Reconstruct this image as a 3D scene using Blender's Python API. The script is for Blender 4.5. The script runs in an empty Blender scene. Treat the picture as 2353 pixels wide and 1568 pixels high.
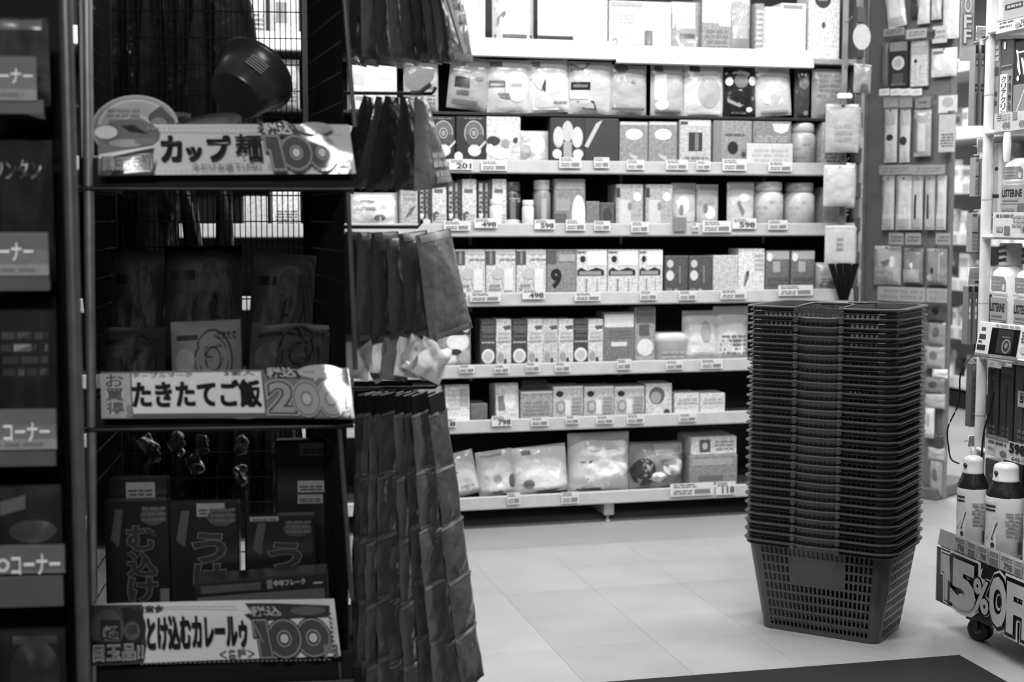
import bpy, math, random
from mathutils import Matrix, Vector, noise
SC = bpy.context.scene
COL = SC.collection
# ---------------------------------------------------------------- camera
FPX, CX, CY, EYE = 3268.0, 1176.5, 784.0, 1.2          # 50 mm lens on 36 mm film, 2353 x 1568
YAW, PITCH = math.radians(14), math.atan(284 / FPX)
cam_d = bpy.data.cameras.new('camera'); cam = bpy.data.objects.new('camera', cam_d); COL.objects.link(cam)
cam_d.sensor_width = 36; cam_d.lens = 36 * FPX / 2353
cam.location = (0, 0, EYE); cam.rotation_euler = (math.pi / 2 - PITCH, 0, -YAW)
cam_d.dof.use_dof = True; cam_d.dof.focus_distance = 3.6; cam_d.dof.aperture_fstop = 3.6
SC.camera = cam
# ---------------------------------------------------------------- world, lights, exposure
SC.view_settings.view_transform = 'Standard'; SC.view_settings.look = 'None'
SC.view_settings.gamma = 1; SC.view_settings.use_curve_mapping = False
SC.view_settings.exposure = 0.0
wd = bpy.data.worlds.new('evening'); SC.world = wd; wd.use_nodes = True
wd.node_tree.nodes['Background'].inputs[0].default_value = (1, 1, 1, 1)
wd.node_tree.nodes['Background'].inputs[1].default_value = 0.012

def area(name, loc, sx, sy, power, rot=(0, 0, 0)):
    l = bpy.data.lights.new(name, 'AREA'); l.shape = 'RECTANGLE'; l.size = sx; l.size_y = sy; l.energy = power
    o = bpy.data.objects.new(name, l); o.location = loc; o.rotation_euler = rot; COL.objects.link(o); return o

for lx in (-0.2, 1.4, 3.0, 4.4):                            # rows of fluorescent fittings over the aisles
    area('ceiling_tube_and_fill', (lx, 4.35, 2.74), 1.2, 0.22, 24)
for lx in (3.6, 4.2):
    area('ceiling_tube_and_fill', (lx, 7.0, 2.74), 0.22, 2.4, 60)
area('ceiling_tube_and_fill', (1.3, 2.65, 2.74), 1.2, 0.2, 58)  # fill light added overhead to brighten the cart and its sign
area('ceiling_tube_and_fill', (1.8, 3.98, 2.74), 0.9, 0.2, 34)  # extra fill added overhead: lifts the cart, keeps the basket fronts dark
cl = area('canopy_lamp', (-0.55, -0.95, 2.6), 1.2, 0.35, 10, (math.radians(64), 0, math.radians(-2))); cl.data.spread = math.radians(56)   # entrance lamp over the street side

# ---------------------------------------------------------------- geometry of the view, used to read sizes off the photograph
FW = Vector((math.sin(YAW) * math.cos(PITCH), math.cos(YAW) * math.cos(PITCH), -math.sin(PITCH)))
RT = Vector((math.cos(YAW), -math.sin(YAW), 0)); UP = RT.cross(FW); EYEV = Vector((0, 0, EYE))
def ray(x, y): return FW + RT * ((x - CX) / FPX) + UP * ((CY - y) / FPX)
def on_z(x, y, z=0.0):
    d = ray(x, y); return EYEV + d * ((z - EYE) / d.z)
def on_y(x, y, Y):
    d = ray(x, y); return EYEV + d * (Y / d.y)
def on_x(x, y, X):
    d = ray(x, y); return EYEV + d * (X / d.x)
def on_p(x, y, P, n):
    d = ray(x, y); return EYEV + d * ((P - EYEV).dot(n) / d.dot(n))

# ---------------------------------------------------------------- materials (procedural)
_M = {}
def lin(v): return v / 12.92 if v < 0.04045 else ((v + 0.055) / 1.055) ** 2.4
ROUGH = dict(paper=.6, gloss=.3, film=.2, metal=.38, plastic=.42, matte=.9, tile=.42, lamin=.16, print=.55, dark=.6, wrap=.5, glossy=.24)
def mat(v, kind='paper'):
    v = round(v, 2); k = (v, kind)
    if k in _M: return _M[k]
    m = bpy.data.materials.new('%s_grey_%02d' % (kind, round(v * 100))); m.use_nodes = True
    nt = m.node_tree; b = nt.nodes['Principled BSDF']; c = lin(v) * .92
    b.inputs['Base Color'].default_value = (c, c, c, 1); b.inputs['Roughness'].default_value = ROUGH[kind]
    tc = nt.nodes.new('ShaderNodeTexCoord')
    def tex(scale, detail=3):
        n = nt.nodes.new('ShaderNodeTexNoise'); n.inputs['Scale'].default_value = scale; n.inputs['Detail'].default_value = detail
        nt.links.new(tc.outputs['Object'], n.inputs['Vector']); return n
    def mottle(n, lo, hi, a=.35, z=.65):
        r = nt.nodes.new('ShaderNodeMapRange'); r.inputs[1].default_value = a; r.inputs[2].default_value = z
        r.inputs[3].default_value = c * lo; r.inputs[4].default_value = min(c * hi, .95)
        nt.links.new(n.outputs['Fac'], r.inputs[0]); nt.links.new(r.outputs[0], b.inputs['Base Color'])
    def bump(n, s, d=.01):
        q = nt.nodes.new('ShaderNodeBump'); q.inputs['Strength'].default_value = s; q.inputs['Distance'].default_value = d
        nt.links.new(n.outputs['Fac'], q.inputs['Height']); nt.links.new(q.outputs[0], b.inputs['Normal'])
    if kind == 'print': mottle(tex(90, 2), .72, 1.18)
    elif kind == 'paper': mottle(tex(60, 2), .93, 1.06)
    elif kind == 'film': bump(tex(22, 2), .7, .012)
    elif kind == 'wrap': bump(tex(26, 2), .3, .005); b.inputs['Specular IOR Level'].default_value = .1
    elif kind == 'dark': b.inputs['Specular IOR Level'].default_value = .12
    elif kind == 'lamin': b.inputs['Coat Weight'].default_value = .6; b.inputs['Coat Roughness'].default_value = .05; b.inputs['Roughness'].default_value = .6; b.inputs['Specular IOR Level'].default_value = .08; bump(tex(10, 1.5), .55, .02)
    elif kind == 'metal': b.inputs['Metallic'].default_value = .55; mottle(tex(30), .9, 1.1)
    elif kind == 'matte': mottle(tex(260, 4), .55, 1.5)
    elif kind == 'plastic': bump(tex(120), .12, .002)
    elif kind == 'tile': mottle(tex(3.5, 5), .93, 1.06); bump(tex(9), .05, .01)
    else: mottle(tex(25), .95, 1.05)
    _M[k] = m; return m

# ---------------------------------------------------------------- mesh building
_TX = {}
def text_geo(body, bold=0.0):
    k = (body, bold)
    if k not in _TX:
        cu = bpy.data.curves.new('lettering', 'FONT'); cu.body = body; cu.size = 1; cu.offset = bold; cu.resolution_u = 3; cu.fill_mode = 'FRONT'
        o = bpy.data.objects.new('lettering', cu); COL.objects.link(o)
        me = bpy.data.meshes.new_from_object(o.evaluated_get(bpy.context.evaluated_depsgraph_get()))
        vs = [(v.co.x, v.co.y) for v in me.vertices]; fs = [tuple(p.vertices) for p in me.polygons]
        bpy.data.objects.remove(o); bpy.data.curves.remove(cu); bpy.data.meshes.remove(me)
        _TX[k] = (vs, fs)
    return _TX[k]

class MB:
    def __init__(s): s.v, s.f, s.mi, s.sm, s.mats = [], [], [], [], []
    def _m(s, m):
        if m not in s.mats: s.mats.append(m)
        return s.mats.index(m)
    def raw(s, pts, faces, m, smooth=False):
        o = len(s.v); s.v += [tuple(p) for p in pts]; i = s._m(m)
        for f in faces: s.f.append(tuple(o + k for k in f)); s.mi.append(i); s.sm.append(smooth)
    def poly(s, pts, m): s.raw(pts, [tuple(range(len(pts)))], m)
    def grid(s, rows, m, smooth=True, wrap=False, skip=None):
        n = len(rows[0]); fs = []
        for j in range(len(rows) - 1):
            for i in range(n if wrap else n - 1):
                if skip and skip(i, j): continue
                a, b = j * n + i, j * n + (i + 1) % n
                fs.append((a, b, b + n, a + n))
        s.raw([p for r in rows for p in r], fs, m, smooth)
    def box(s, x0, x1, y0, y1, z0, z1, m, c=0.0):
        if c <= 0:
            p = [(x, y, z) for z in (z0, z1) for y in (y0, y1) for x in (x0, x1)]
            s.raw(p, [(0, 2, 3, 1), (4, 5, 7, 6), (0, 1, 5, 4), (1, 3, 7, 5), (3, 2, 6, 7), (2, 0, 4, 6)], m); return
        def ring(z, k): return [(x0 + c, y0 + k, z), (x1 - c, y0 + k, z), (x1 - k, y0 + c, z), (x1 - k, y1 - c, z), (x1 - c, y1 - k, z), (x0 + c, y1 - k, z), (x0 + k, y1 - c, z), (x0 + k, y0 + c, z)]
        rs = [ring(z0, c * .7), ring(z0 + c, 0), ring(z1 - c, 0), ring(z1, c * .7)]
        s.grid(rs, m, False, True); s.poly(rs[0][::-1], m); s.poly(rs[-1], m)
    def tube(s, path, r, m, n=6, closed=False):
        path = [Vector(p) for p in path]; rows = []
        for i, p in enumerate(path):
            a = path[i - 1] if i else (path[-1] if closed else p); b = path[i + 1] if i + 1 < len(path) else (path[0] if closed else p)
            t = (b - a).normalized(); q = Vector((0, 0, 1)) if abs(t.z) < .9 else Vector((1, 0, 0))
            e = t.cross(q).normalized(); g = t.cross(e); rr = r[i] if isinstance(r, (list, tuple)) else r
            rows.append([p + e * (rr * math.cos(k * 2 * math.pi / n)) + g * (rr * math.sin(k * 2 * math.pi / n)) for k in range(n)])
        if closed: rows.append(rows[0])
        s.grid(rows, m, n > 4, True)
        if not closed: s.poly(rows[0], m); s.poly(rows[-1][::-1], m)
    def loft(s, secs, m, n=28, top=True, bottom=True, smooth=True):      # secs: (z, rx, ry, power[, cx, cy])
        rows = []
        for q in secs:
            z, rx, ry, pw = q[:4]; ox, oy = q[4:6] if len(q) > 5 else (0, 0); row = []
            for k in range(n):
                a = k * 2 * math.pi / n; c, d = math.cos(a), math.sin(a); e = 2 / pw
                row.append((ox + rx * math.copysign(abs(c) ** e, c), oy + ry * math.copysign(abs(d) ** e, d), z))
            rows.append(row)
        s.grid(rows, m, smooth, True)
        if bottom: s.poly(rows[0][::-1], m)
        if top: s.poly(rows[-1], m)
    # marks printed on a surface; S(u, v, off) -> point
    def decals(s, S, ds, kind='paper', seg=1, base=.0005):
        for i, d in enumerate(ds):
            o = base + .00035 * i; k = d[0]
            if k == 'r':
                _, u0, v0, u1, v1, g = d
                s.grid([[S(u0 + (u1 - u0) * a / seg, v0 + (v1 - v0) * b / seg, o) for a in range(seg + 1)] for b in range(seg + 1)], mat(g, kind), seg > 1)
            elif k == 'p':
                s.poly([S(u, v, o) for u, v in d[1]], mat(d[2], kind))
            elif k in 'ez':
                _, cu, cv, ru, rv = d[:5]
                def el(f, off, g):
                    n = 22; K = 4 if seg > 1 else 1; pts = [S(cu + ru * f * q / K * math.cos(a * 2 * math.pi / n), cv + rv * f * q / K * math.sin(a * 2 * math.pi / n), off) for q in range(1, K + 1) for a in range(n)]
                    fs = [(0, 1 + a, 1 + (a + 1) % n) for a in range(n)] + [(1 + n * q + a, 1 + n * q + n + a, 1 + n * q + n + (a + 1) % n, 1 + n * q + (a + 1) % n) for q in range(K - 1) for a in range(n)]
                    s.raw([S(cu, cv, off)] + pts, fs, mat(g, kind), seg > 1)
                if k == 'e': el(1, o, d[5])
                else:
                    gf, gr, go, gc = d[5:9]
                    for q, (f, g) in enumerate(((1.16, go), (1.08, gr), (1, gf), (.46, gr), (.38, go), (.26, gc))): el(f, o + .00012 * q, g)
            elif k == '1':
                _, u0, v0, u1, v1, gf, gr, go = d; B = [(0, 1), (.74, 1), (1, 0), (.36, 0), (.26, .6), (.04, .6)]
                for q, (e, g) in enumerate(((.13, go), (.065, gr), (0, gf))):
                    P = [(u0 + (u1 - u0) * (x + e * (1 if x > .5 else -1)), v0 + (v1 - v0) * (y + e * .55 * (1 if y > .5 and (x, y) != (.26, .6) and (x, y) != (.04, .6) else -1))) for x, y in B]
                    s.poly([S(u, v, o + .00012 * q) for u, v in P][::-1], mat(g, kind))
            elif k == 't':
                _, body, u0, v0, u1, v1, g = d[:7]; bold = d[7] if len(d) > 7 else .02
                vs, fs = text_geo(body, bold); vr, _f = text_geo(body, 0.0)
                xa, xb = min(x for x, y in vs), max(x for x, y in vs); ya, yb = min(y for x, y in vs), max(y for x, y in vs)
                if len(d) > 8:                                             # keep the outline round the plain letter's box
                    xa, xb = min(x for x, y in vr), max(x for x, y in vr); ya, yb = min(y for x, y in vr), max(y for x, y in vr)
                s.raw([S(u0 + (u1 - u0) * (x - xa) / (xb - xa), v0 + (v1 - v0) * (y - ya) / max(yb - ya, .05), o) for x, y in vs], fs, mat(g, kind))
            elif k == 'l':                                                 # rows of small print
                _, u0, v0, u1, v1, g, n = d; rr = random.Random(int(u0 * 977 + v1 * 331 + n))
                for q in range(n):
                    v = v1 - (v1 - v0) * (q + .5) / n; h = (v1 - v0) / n * .3; u = u0 + rr.random() * .1 * (u1 - u0)
                    while u < u1 - .02:
                        e = min(u1, u + (u1 - u0) * (.12 + .3 * rr.random()))
                        s.poly([S(u, v - h, o), S(e, v - h, o), S(e, v + h, o), S(u, v + h, o)], mat(g, kind)); u = e + (u1 - u0) * .05
            elif k == 'w':                                                 # vertical word, letters stacked
                _, body, u0, v0, u1, v1, g, bold = d; n = len(body); h = (v1 - v0) / n
                for q, ch in enumerate(body):
                    s.decals(S, [('t', ch, u0, v1 - (q + 1) * h + h * .06, u1, v1 - q * h - h * .06, g, bold, 1)], kind, 1, o)
    def obj(s, name, parent=None, M=None):
        me = bpy.data.meshes.new(name); me.from_pydata(s.v, [], s.f)
        for m in s.mats: me.materials.append(m)
        me.polygons.foreach_set('material_index', s.mi); me.polygons.foreach_set('use_smooth', s.sm); me.update()
        o = bpy.data.objects.new(name, me); COL.objects.link(o)
        if parent is not None: o.parent = parent
        if M is not None: o.matrix_local = M
        return o

def tag(o, label=None, cat=None, group=None, kind=None):
    for k, v in (('label', label), ('category', cat), ('group', group), ('kind', kind)):
        if v: o[k] = v
    return o
def thing(name, label, cat, M=None, group=None):
    o = bpy.data.objects.new(name, None); COL.objects.link(o)
    if M is not None: o.matrix_world = M
    return tag(o, label, cat, group)
def T(x, y, z=0.0, rz=0.0): return Matrix.Translation((x, y, z)) @ Matrix.Rotation(rz, 4, 'Z')
def turn(M, axis, deg): return M @ Matrix.Rotation(math.radians(deg), 4, axis)

def S_flat(w, h, z0=0.0, y0=0.0): return lambda u, v, o: ((u - .5) * w, y0 - o, z0 + v * h)
def S_cyl(r, h, z0=0.0, ry=None, arc=1.0):
    ry = ry or r
    return lambda u, v, o: ((r + o) * math.sin((u - .5) * math.pi * arc), -(ry + o) * math.cos((u - .5) * math.pi * arc), z0 + v * h)
def S_pouch(w, h, t, seed=0, stand=False, wr=1.0):
    def f(u, v, o):
        bu = max(0, 1 - abs(2 * u - 1) ** 3.2) ** .6
        bv = (max(0, 1 - v) ** .55) * min(1, (v + .02) * 7) if stand else max(0, 1 - abs(2 * v - 1) ** 3) ** .6
        n = noise.noise(Vector((u * 3.1 + seed * 7.3, v * 3.7, seed))) * .28 + noise.noise(Vector((u * 9 + seed, v * 8, 3.1))) * .12
        k = bu * bv
        nar = 1 - .05 * k
        return ((u - .5) * w * nar, -(t / 2) * k * (1 + n * wr) - o + .004 * wr * noise.noise(Vector((u * 2.2, v * 2, seed + 9))), v * h)
    return f

def settle(t, z):                                                          # lift a leaning thing until it just rests on the height z
    lo = min((m @ v.co).z for o, m in [(t, t.matrix_basis)] * (t.type == 'MESH') + [(c, t.matrix_basis @ c.matrix_basis) for c in t.children] for v in o.data.vertices)
    t.location.z += z - lo + .0008
# ---------------------------------------------------------------- goods
def carton(name, M, w, d, h, g, ds=(), kind='print', parent=None):
    b = MB(); b.box(-w / 2, w / 2, 0, d, 0, h, mat(g, kind), min(.0025, w * .06))
    b.box(-w / 2 + .004, w / 2 - .004, .002, .0035, h - .0004, h + .0006, mat(g * .6))          # tuck flap seam
    b.decals(S_flat(w, h), ds); return b.obj(name, parent, M)
def pouch(name, M, w, h, t, g, ds=(), seed=0, stand=False, wr=1.0, kind='film', dk='gloss', parent=None, hole=False, nu=12, nv=16):
    b = MB(); S = S_pouch(w, h, t, seed, stand, wr)
    F = [[S(i / nu, j / nv, 0) for i in range(nu + 1)] for j in range(nv + 1)]
    R = [[(x, -y * .8 + .0012, z) for x, y, z in ((lambda p: p)(S(i / nu, j / nv, 0)) for i in range(nu, -1, -1))] for j in range(nv + 1)]
    m = mat(g, kind); b.grid(F, m); b.grid(R, m)
    ds = list(ds) + ([('r', .02, .93, .98, .99, min(g + .06, 1))] if hole else [])
    if hole: ds.append(('e', .5, .955, .06, .02, .04))
    b.decals(S, ds, dk, 5, .0012); return b.obj(name, parent, M)
def jar(name, M, r, h, g, gl, ds=(), label=None):
    t = thing(name, label, 'jar', M) if label else None
    b = MB(); b.loft([(0, r * .9, r * .9, 2), (.004, r, r, 2), (h * .72, r, r, 2), (h * .8, r * .8, r * .8, 2)], mat(g, 'gloss'))
    b.decals(S_cyl(r, h * .62, h * .06, arc=.9), ds, 'paper', 6); b.obj('jar_body', t)
    c = MB(); c.loft([(h * .8, r * .86, r * .86, 2), (h * .82, r * .92, r * .92, 2), (h * .98, r * .92, r * .92, 2), (h, r * .86, r * .86, 2)], mat(gl, 'gloss'))
    c.obj('jar_lid', t); return t
# ---------------------------------------------------------------- the room
def structure(b, name): return tag(b.obj(name), kind='structure')
b = MB(); rr = random.Random(4)
for i in range(-14, 17):
    for j in range(-18, 21):
        x, y = 1.05 + .3 * i, 3.43 + .3 * j
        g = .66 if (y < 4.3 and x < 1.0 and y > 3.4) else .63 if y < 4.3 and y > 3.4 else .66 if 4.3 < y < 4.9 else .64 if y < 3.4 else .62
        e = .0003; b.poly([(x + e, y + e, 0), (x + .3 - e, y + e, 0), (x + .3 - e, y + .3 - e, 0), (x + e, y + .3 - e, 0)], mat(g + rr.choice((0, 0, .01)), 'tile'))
b.poly([(-3.15, -1.97, -.001), (5.85, -1.97, -.001), (5.85, 9.73, -.001), (-3.15, 9.73, -.001)], mat(.5, 'tile'))
structure(b, 'floor')
b = MB(); b.box(-3.15, 5.95, 2.9, 9.8, 2.8, 2.9, mat(.85)); structure(b, 'ceiling')
b = MB(); b.box(-3.15, 5.95, 9.7, 9.8, 0, 2.8, mat(.85)); structure(b, 'wall_back')
b = MB(); b.box(5.85, 5.95, 2.9, 9.7, 0, 2.8, mat(.85)); structure(b, 'wall_right')
b = MB(); b.box(-3.15, -3.05, -1.9, 9.7, 0, 2.8, mat(.5)); structure(b, 'wall_left')
b = MB(); b.box(-3.05, -.9, 3.35, 3.45, 0, 2.8, mat(.3)); structure(b, 'wall_front')

# door mat
b = MB(); m0, m1 = on_z(2205, 1512), on_z(1650, 1562)
b.box(-1.3, 0, -.95, 0, 0.0005, .009, mat(.06, 'matte'), .004)
tag(b.obj('door_mat', None, T(m0.x, m0.y, 0, math.radians(-1))), 'dark speckled door mat lying on the pale tiles in front of the baskets', 'mat')

# ---------------------------------------------------------------- the long shelving unit across the back
YR, YI, XL, XR = 5.26, 5.295, -0.35, 2.77
def zy(y, x=1418, Y=YR): return on_y(x, y, Y).z
g = thing('shelving_unit', 'long white shelving unit of packed shelves running across the back of the shop', 'shelf', T(0, 0, 0))
def part(b, name, par): return b.obj(name, par)
b = MB(); b.box(XL, XR, 5.72, 5.745, .0, 2.35, mat(.16)); part(b, 'back_panel', g)
for x0 in (XR - .03, XL):
    b = MB(); b.box(x0, x0 + .03, 5.28, 5.72, .0, 2.35, mat(.55, 'metal'), .004)
    for k in range(14): b.box(x0 - .001, x0 + .031, 5.274, 5.281, .3 + k * .14, .36 + k * .14, mat(.3))
    part(b, 'upright', g)
fx = on_z(1418, 1213)
b = MB(); b.box(fx.x - .02, fx.x + .022, 5.28, 5.70, .028, .085, mat(.75, 'metal'), .003); leg = part(b, 'base_leg', g)
b = MB(); b.loft([(0, .016, .016, 2), (.008, .016, .016, 2), (.009, .008, .008, 2), (.03, .008, .008, 2)], mat(.6, 'metal'), 14)
b.obj('levelling_foot', leg, T(fx.x, 5.30, 0))
RAILS = dict(A=(138, 95, 1.0), C=(400, 0, .72), D=(543, 0, .72), E=(700, 0, .74), F=(860, 0, .74), G=(984, 0, .74), H=(1157, 0, .74))
ZB = {}
for k, (yb, yt, gr) in RAILS.items():
    z = zy(yb); top = zy(yt) if yt else z + .05
    ZB[k] = z + .03
    b = MB(); b.box(XL + .03, XR - .03, YR + .012, 5.72, z + .008, z + .03, mat(.7 if k != 'A' else .8, 'metal'), .003)
    for q in range(5):                                                   # brackets under the board
        xx = XL + .3 + q * .62; b.box(xx, xx + .012, 5.47, 5.71, z - .035, z + .008, mat(.6, 'metal'))
    sh = part(b, 'shelf_board', g)
    if k != 'A':
        b = MB(); b.grid([[(XL + .03, y, zz), (XR - .03, y, zz)] for y, zz in ((YR + .012, z - .002), (YR, z), (YR - .002, z + .004), (YR + .004, top - .004), (YR + .008, top), (YR + .012, top))], mat(gr, 'gloss'), False)
        b.obj('price_rail', sh)
    else:
        xm = on_y(1413, 120, YR).x
        for x0, x1, dz, gr2 in ((XL + .03, xm, .0, 1.0), (xm + .003, on_y(1868, 130, YR).x, -.012, .97)):
            b = MB(); zz = top + dz
            b.grid([[(x0, y, q), (x1, y, q)] for y, q in ((YR + .012, z + dz), (YR - .01, z + .004 + dz), (YR + .008, zz - .004), (YR + .014, zz))], mat(gr2, 'gloss'), False)
            b.poly([(x1, YR + .012, z + dz), (x1, YR - .01, z + .004 + dz), (x1, YR + .008, zz - .004), (x1, YR + .012, zz - .004)], mat(gr2, 'gloss'))
            b.obj('header_rail', sh)
ZB['B'] = zy(263, 1418, YI)
b = MB(); b.box(XL + .03, XR - .03, YI + .0, 5.72, ZB['B'] - .012, ZB['B'] - .001, mat(.12), .002); part(b, 'shelf_board', g)
# price cards clipped to the rails
def price_card(x0, x1, y0, y1, txt, gr=.86):
    p = on_y(x0, y1, YR - .006); q = on_y(x1, y0, YR - .006); w, h = q.x - p.x, q.z - p.z
    b = MB(); b.box(-w / 2, w / 2, -.0012, 0, 0, h, mat(gr))
    S = S_flat(w, h, 0, -.0012); ds = [('l', .06, .62, .6, .95, .45, 2)]
    if txt: ds.append(('t', txt, .3, .1, .94, .62, .25, .035))
    else: ds += [('r', .55, .12, .92, .5, .5), ('l', .06, .1, .5, .5, .5, 2)]
    b.decals(S, ds); b.obj('price_card', g, turn(T((p.x + q.x) / 2, YR - .008, p.z), 'X', -3))
for c in ((1032, 1086, 366, 390, '201'), (1105, 1165, 370, 392, None), (1285, 1335, 362, 386, None), (1365, 1400, 362, 386, None), (1440, 1480, 368, 390, None), (1530, 1580, 368, 390, None), (1600, 1632, 370, 390, None), (1660, 1715, 366, 392, None), (1765, 1820, 372, 394, None),
          (1090, 1143, 502, 524, '498'), (1020, 1080, 508, 530, None), (1228, 1275, 505, 527, '598'), (1300, 1345, 505, 530, None), (1365, 1402, 508, 530, None), (1450, 1490, 510, 534, None), (1590, 1605, 512, 532, None), (1614, 1680, 508, 534, None), (1682, 1738, 502, 526, '598'), (1765, 1810, 506, 528, None),
          (1045, 1072, 664, 688, '98'), (1080, 1150, 672, 694, None), (1200, 1252, 664, 688, '498'), (1320, 1380, 672, 692, None), (1470, 1510, 668, 690, None), (1560, 1600, 668, 690, None), (1655, 1715, 665, 688, None), (1788, 1868, 655, 680, None),
          (1055, 1090, 838, 858, None), (1135, 1170, 838, 858, None), (1208, 1240, 832, 855, None), (1275, 1310, 832, 855, None), (1418, 1450, 825, 850, None), (1530, 1570, 828, 850, None), (1610, 1660, 825, 848, None),
          (1026, 1048, 962, 982, '8'), (1130, 1176, 955, 980, '798'), (1220, 1260, 958, 980, None), (1300, 1330, 955, 975, None), (1370, 1410, 955, 975, None), (1440, 1480, 952, 974, None), (1560, 1600, 950, 970, None),
          (1165, 1195, 1132, 1160, None), (1290, 1330, 1130, 1158, None), (1540, 1640, 1108, 1142, None), (1645, 1690, 1106, 1138, '118')):
    price_card(*c)
b = MB(); b.box(0, .055, -.002, 0, 0, .055, mat(.5)); b.obj('shelf_talker', g, T(on_y(1545, 530, YR).x, YR - .008, on_y(1545, 532, YR).z))

SHELF = dict(A='top back shelf', B='second back shelf', C='third back shelf', D='fourth back shelf', E='fifth back shelf', F='sixth back shelf', G='seventh back shelf', H='lowest back shelf')
CEIL = dict(B='A', C='B', D='C', E='D', F='E', G='F', H='G')
ORD = 'first second third fourth fifth sixth seventh eighth ninth tenth eleventh twelfth thirteenth fourteenth fifteenth sixteenth seventeenth eighteenth nineteenth twentieth twenty-first twenty-second twenty-third twenty-fourth twenty-fifth twenty-sixth twenty-seventh twenty-eighth'.split()
CNT = {}; seedc = [0]
def put(row, kind, x0, x1, yt, gr, desc, ds=(), d=.11, rz=0, roll=0, tilt=0, yb=None, dy=0, grp=None, stand=False, gl=.8, wr=1.0, hole=False, z=None, t=.05, mk=None):
    ZS = ZB[row] + .0008 if z is None else z
    ym = (yt + {'A': 92, 'B': 258, 'C': 372, 'D': 508, 'E': 672, 'F': 835, 'G': 955, 'H': 1130}[row]) / 2
    Y = YI + dy; p, q = on_y(x0, ym, Y), on_y(x1, ym, Y); w = q.x - p.x; h = on_y((x0 + x1) / 2, yt, Y).z - ZS
    if row in CEIL: h = min(h, ZB[CEIL[row]] - (.014 if row == 'C' else .026) - .003 - ZS)
    CNT[row] = CNT.get(row, 0) + 1; n = CNT[row]
    label = '%s, %s from left, %s' % (desc, ORD[n - 1], SHELF[row]); seedc[0] += 1
    M = T((p.x + q.x) / 2, Y, ZS, math.radians(rz))
    if roll: M = turn(M, 'Y', roll)
    if tilt: M = turn(M, 'X', -tilt)
    if kind == 'box': o = carton('product_carton', M, w, d, h, gr, ds, mk or 'print'); cat = 'box'
    elif kind == 'card': o = carton('header_card', M, w, .004, h, gr, ds, 'paper'); cat = 'card'
    elif kind == 'pouch':
        M = M @ Matrix.Translation((0, t / 2 + .004, 0))
        o = pouch('product_pouch', M, w, h, t, gr, ds, seedc[0], stand, wr, mk or 'film', hole=hole); cat = 'pouch'
    elif kind == 'jar':
        o = jar('supplement_jar', M @ Matrix.Translation((0, w / 2, 0)), w / 2, h, gr, gl, ds, label); cat = 'jar'
    elif kind == 'tub':
        b = MB(); b.loft([(0, w * .42, w * .3, 3), (.006, w * .46, w * .33, 3), (h * .7, w * .5, w * .36, 3), (h * .74, w * .52, w * .38, 3), (h * .9, w * .5, w * .36, 3), (h, w * .4, w * .28, 3)], mat(gr, 'gloss'))
        b.decals(S_flat(w * .8, h * .6, h * .08, -w * .36), ds); o = b.obj('rounded_tub', None, M @ Matrix.Translation((0, w * .4, 0))); cat = 'tub'
    tag(o, label, cat, grp)
    if kind != 'jar' and (roll or tilt): settle(o, ZS)
    return o
# ---------------------------------------------------------------- goods on the long shelving unit
LP = ('l', .1, .12, .9, .5, .45, 5)
# top shelf
A = 'A'
put(A, 'pouch', 560, 612, -40, .9, 'pale plastic bag of snacks', [('r', .1, .5, .9, .8, .95), LP], stand=True)
put(A, 'pouch', 620, 688, -60, .95, 'white shiny bag with slanting folds', [('r', .2, .3, .6, .6, .6)], stand=True)
put(A, 'pouch', 800, 900, -40, .8, 'grey plastic bag half behind the hanging pouches', [LP], stand=True)
put(A, 'pouch', 925, 1012, -40, .85, 'pale plastic bag behind the hanging pouches', [LP], stand=True)
put(A, 'pouch', 1036, 1120, -70, .97, 'white shiny bag with a folded grey bottom', [('r', .05, .02, .95, .16, .45), ('e', .42, .55, .3, .34, 1), ('r', .3, .62, .5, .64, .6), ('r', .7, .4, .88, .7, .75)], stand=True, t=.07)
put(A, 'pouch', 1136, 1232, -70, .82, 'clear bag with white round label, grey base', [('r', .03, .02, .95, .2, .4), ('e', .48, .56, .27, .33, 1), ('r', .38, .66, .56, .68, .6), ('p', [(.08, .3), (.3, .45), (.25, .5), (.08, .4)], .5), ('p', [(.1, .62), (.3, .7), (.1, .75)], .55)], stand=True, t=.07)
put(A, 'card', 1236, 1326, -70, 1.0, 'glossy white card raised on a dark holder', [('r', 0, 0, 1, .19, .2), ('r', .2, .08, .75, .12, .35), ('l', .2, .3, .8, .4, .8, 2)])
put(A, 'box', 1318, 1396, -70, .93, 'tall off-white box', [('e', .2, .76, .05, .025, .5), ('e', .2, .5, .1, .05, .75), ('l', .3, .55, .9, .9, .85, 5)], dy=-.012)
put(A, 'box', 1400, 1480, 2, .9, 'light box with thin print and a round stamp', [('l', .25, .55, .75, .75, .7, 3), ('l', .3, .3, .7, .5, .75, 3), ('e', .16, .2, .09, .09, .55), ('e', .16, .2, .05, .05, .9), ('r', .7, .12, .95, .18, .65), ('r', .05, .9, .95, .98, .7)])
put(A, 'pouch', 1484, 1548, 2, .88, 'light bag with a white lower panel', [('r', .3, .08, .95, .5, 1), ('r', .03, .1, .28, .45, .5), ('e', .5, .75, .35, .15, .95)], stand=True)
put(A, 'pouch', 1548, 1614, 2, .66, 'grey bag with a white bowl print', [('r', .03, .5, .8, .98, .88), ('p', [(.1, .34), (.9, .34), (.75, .14), (.5, .05), (.25, .14)], .95), ('r', .25, .32, .78, .4, .4), ('r', .35, .6, .6, .9, .75)], stand=True)
put(A, 'box', 1614, 1680, -10, .62, 'two-tone box, light above and grey below', [('r', 0, .55, .98, 1, .92), ('r', .6, .5, .98, 1, 1), ('l', .1, .1, .9, .45, .5, 4)])
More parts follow.
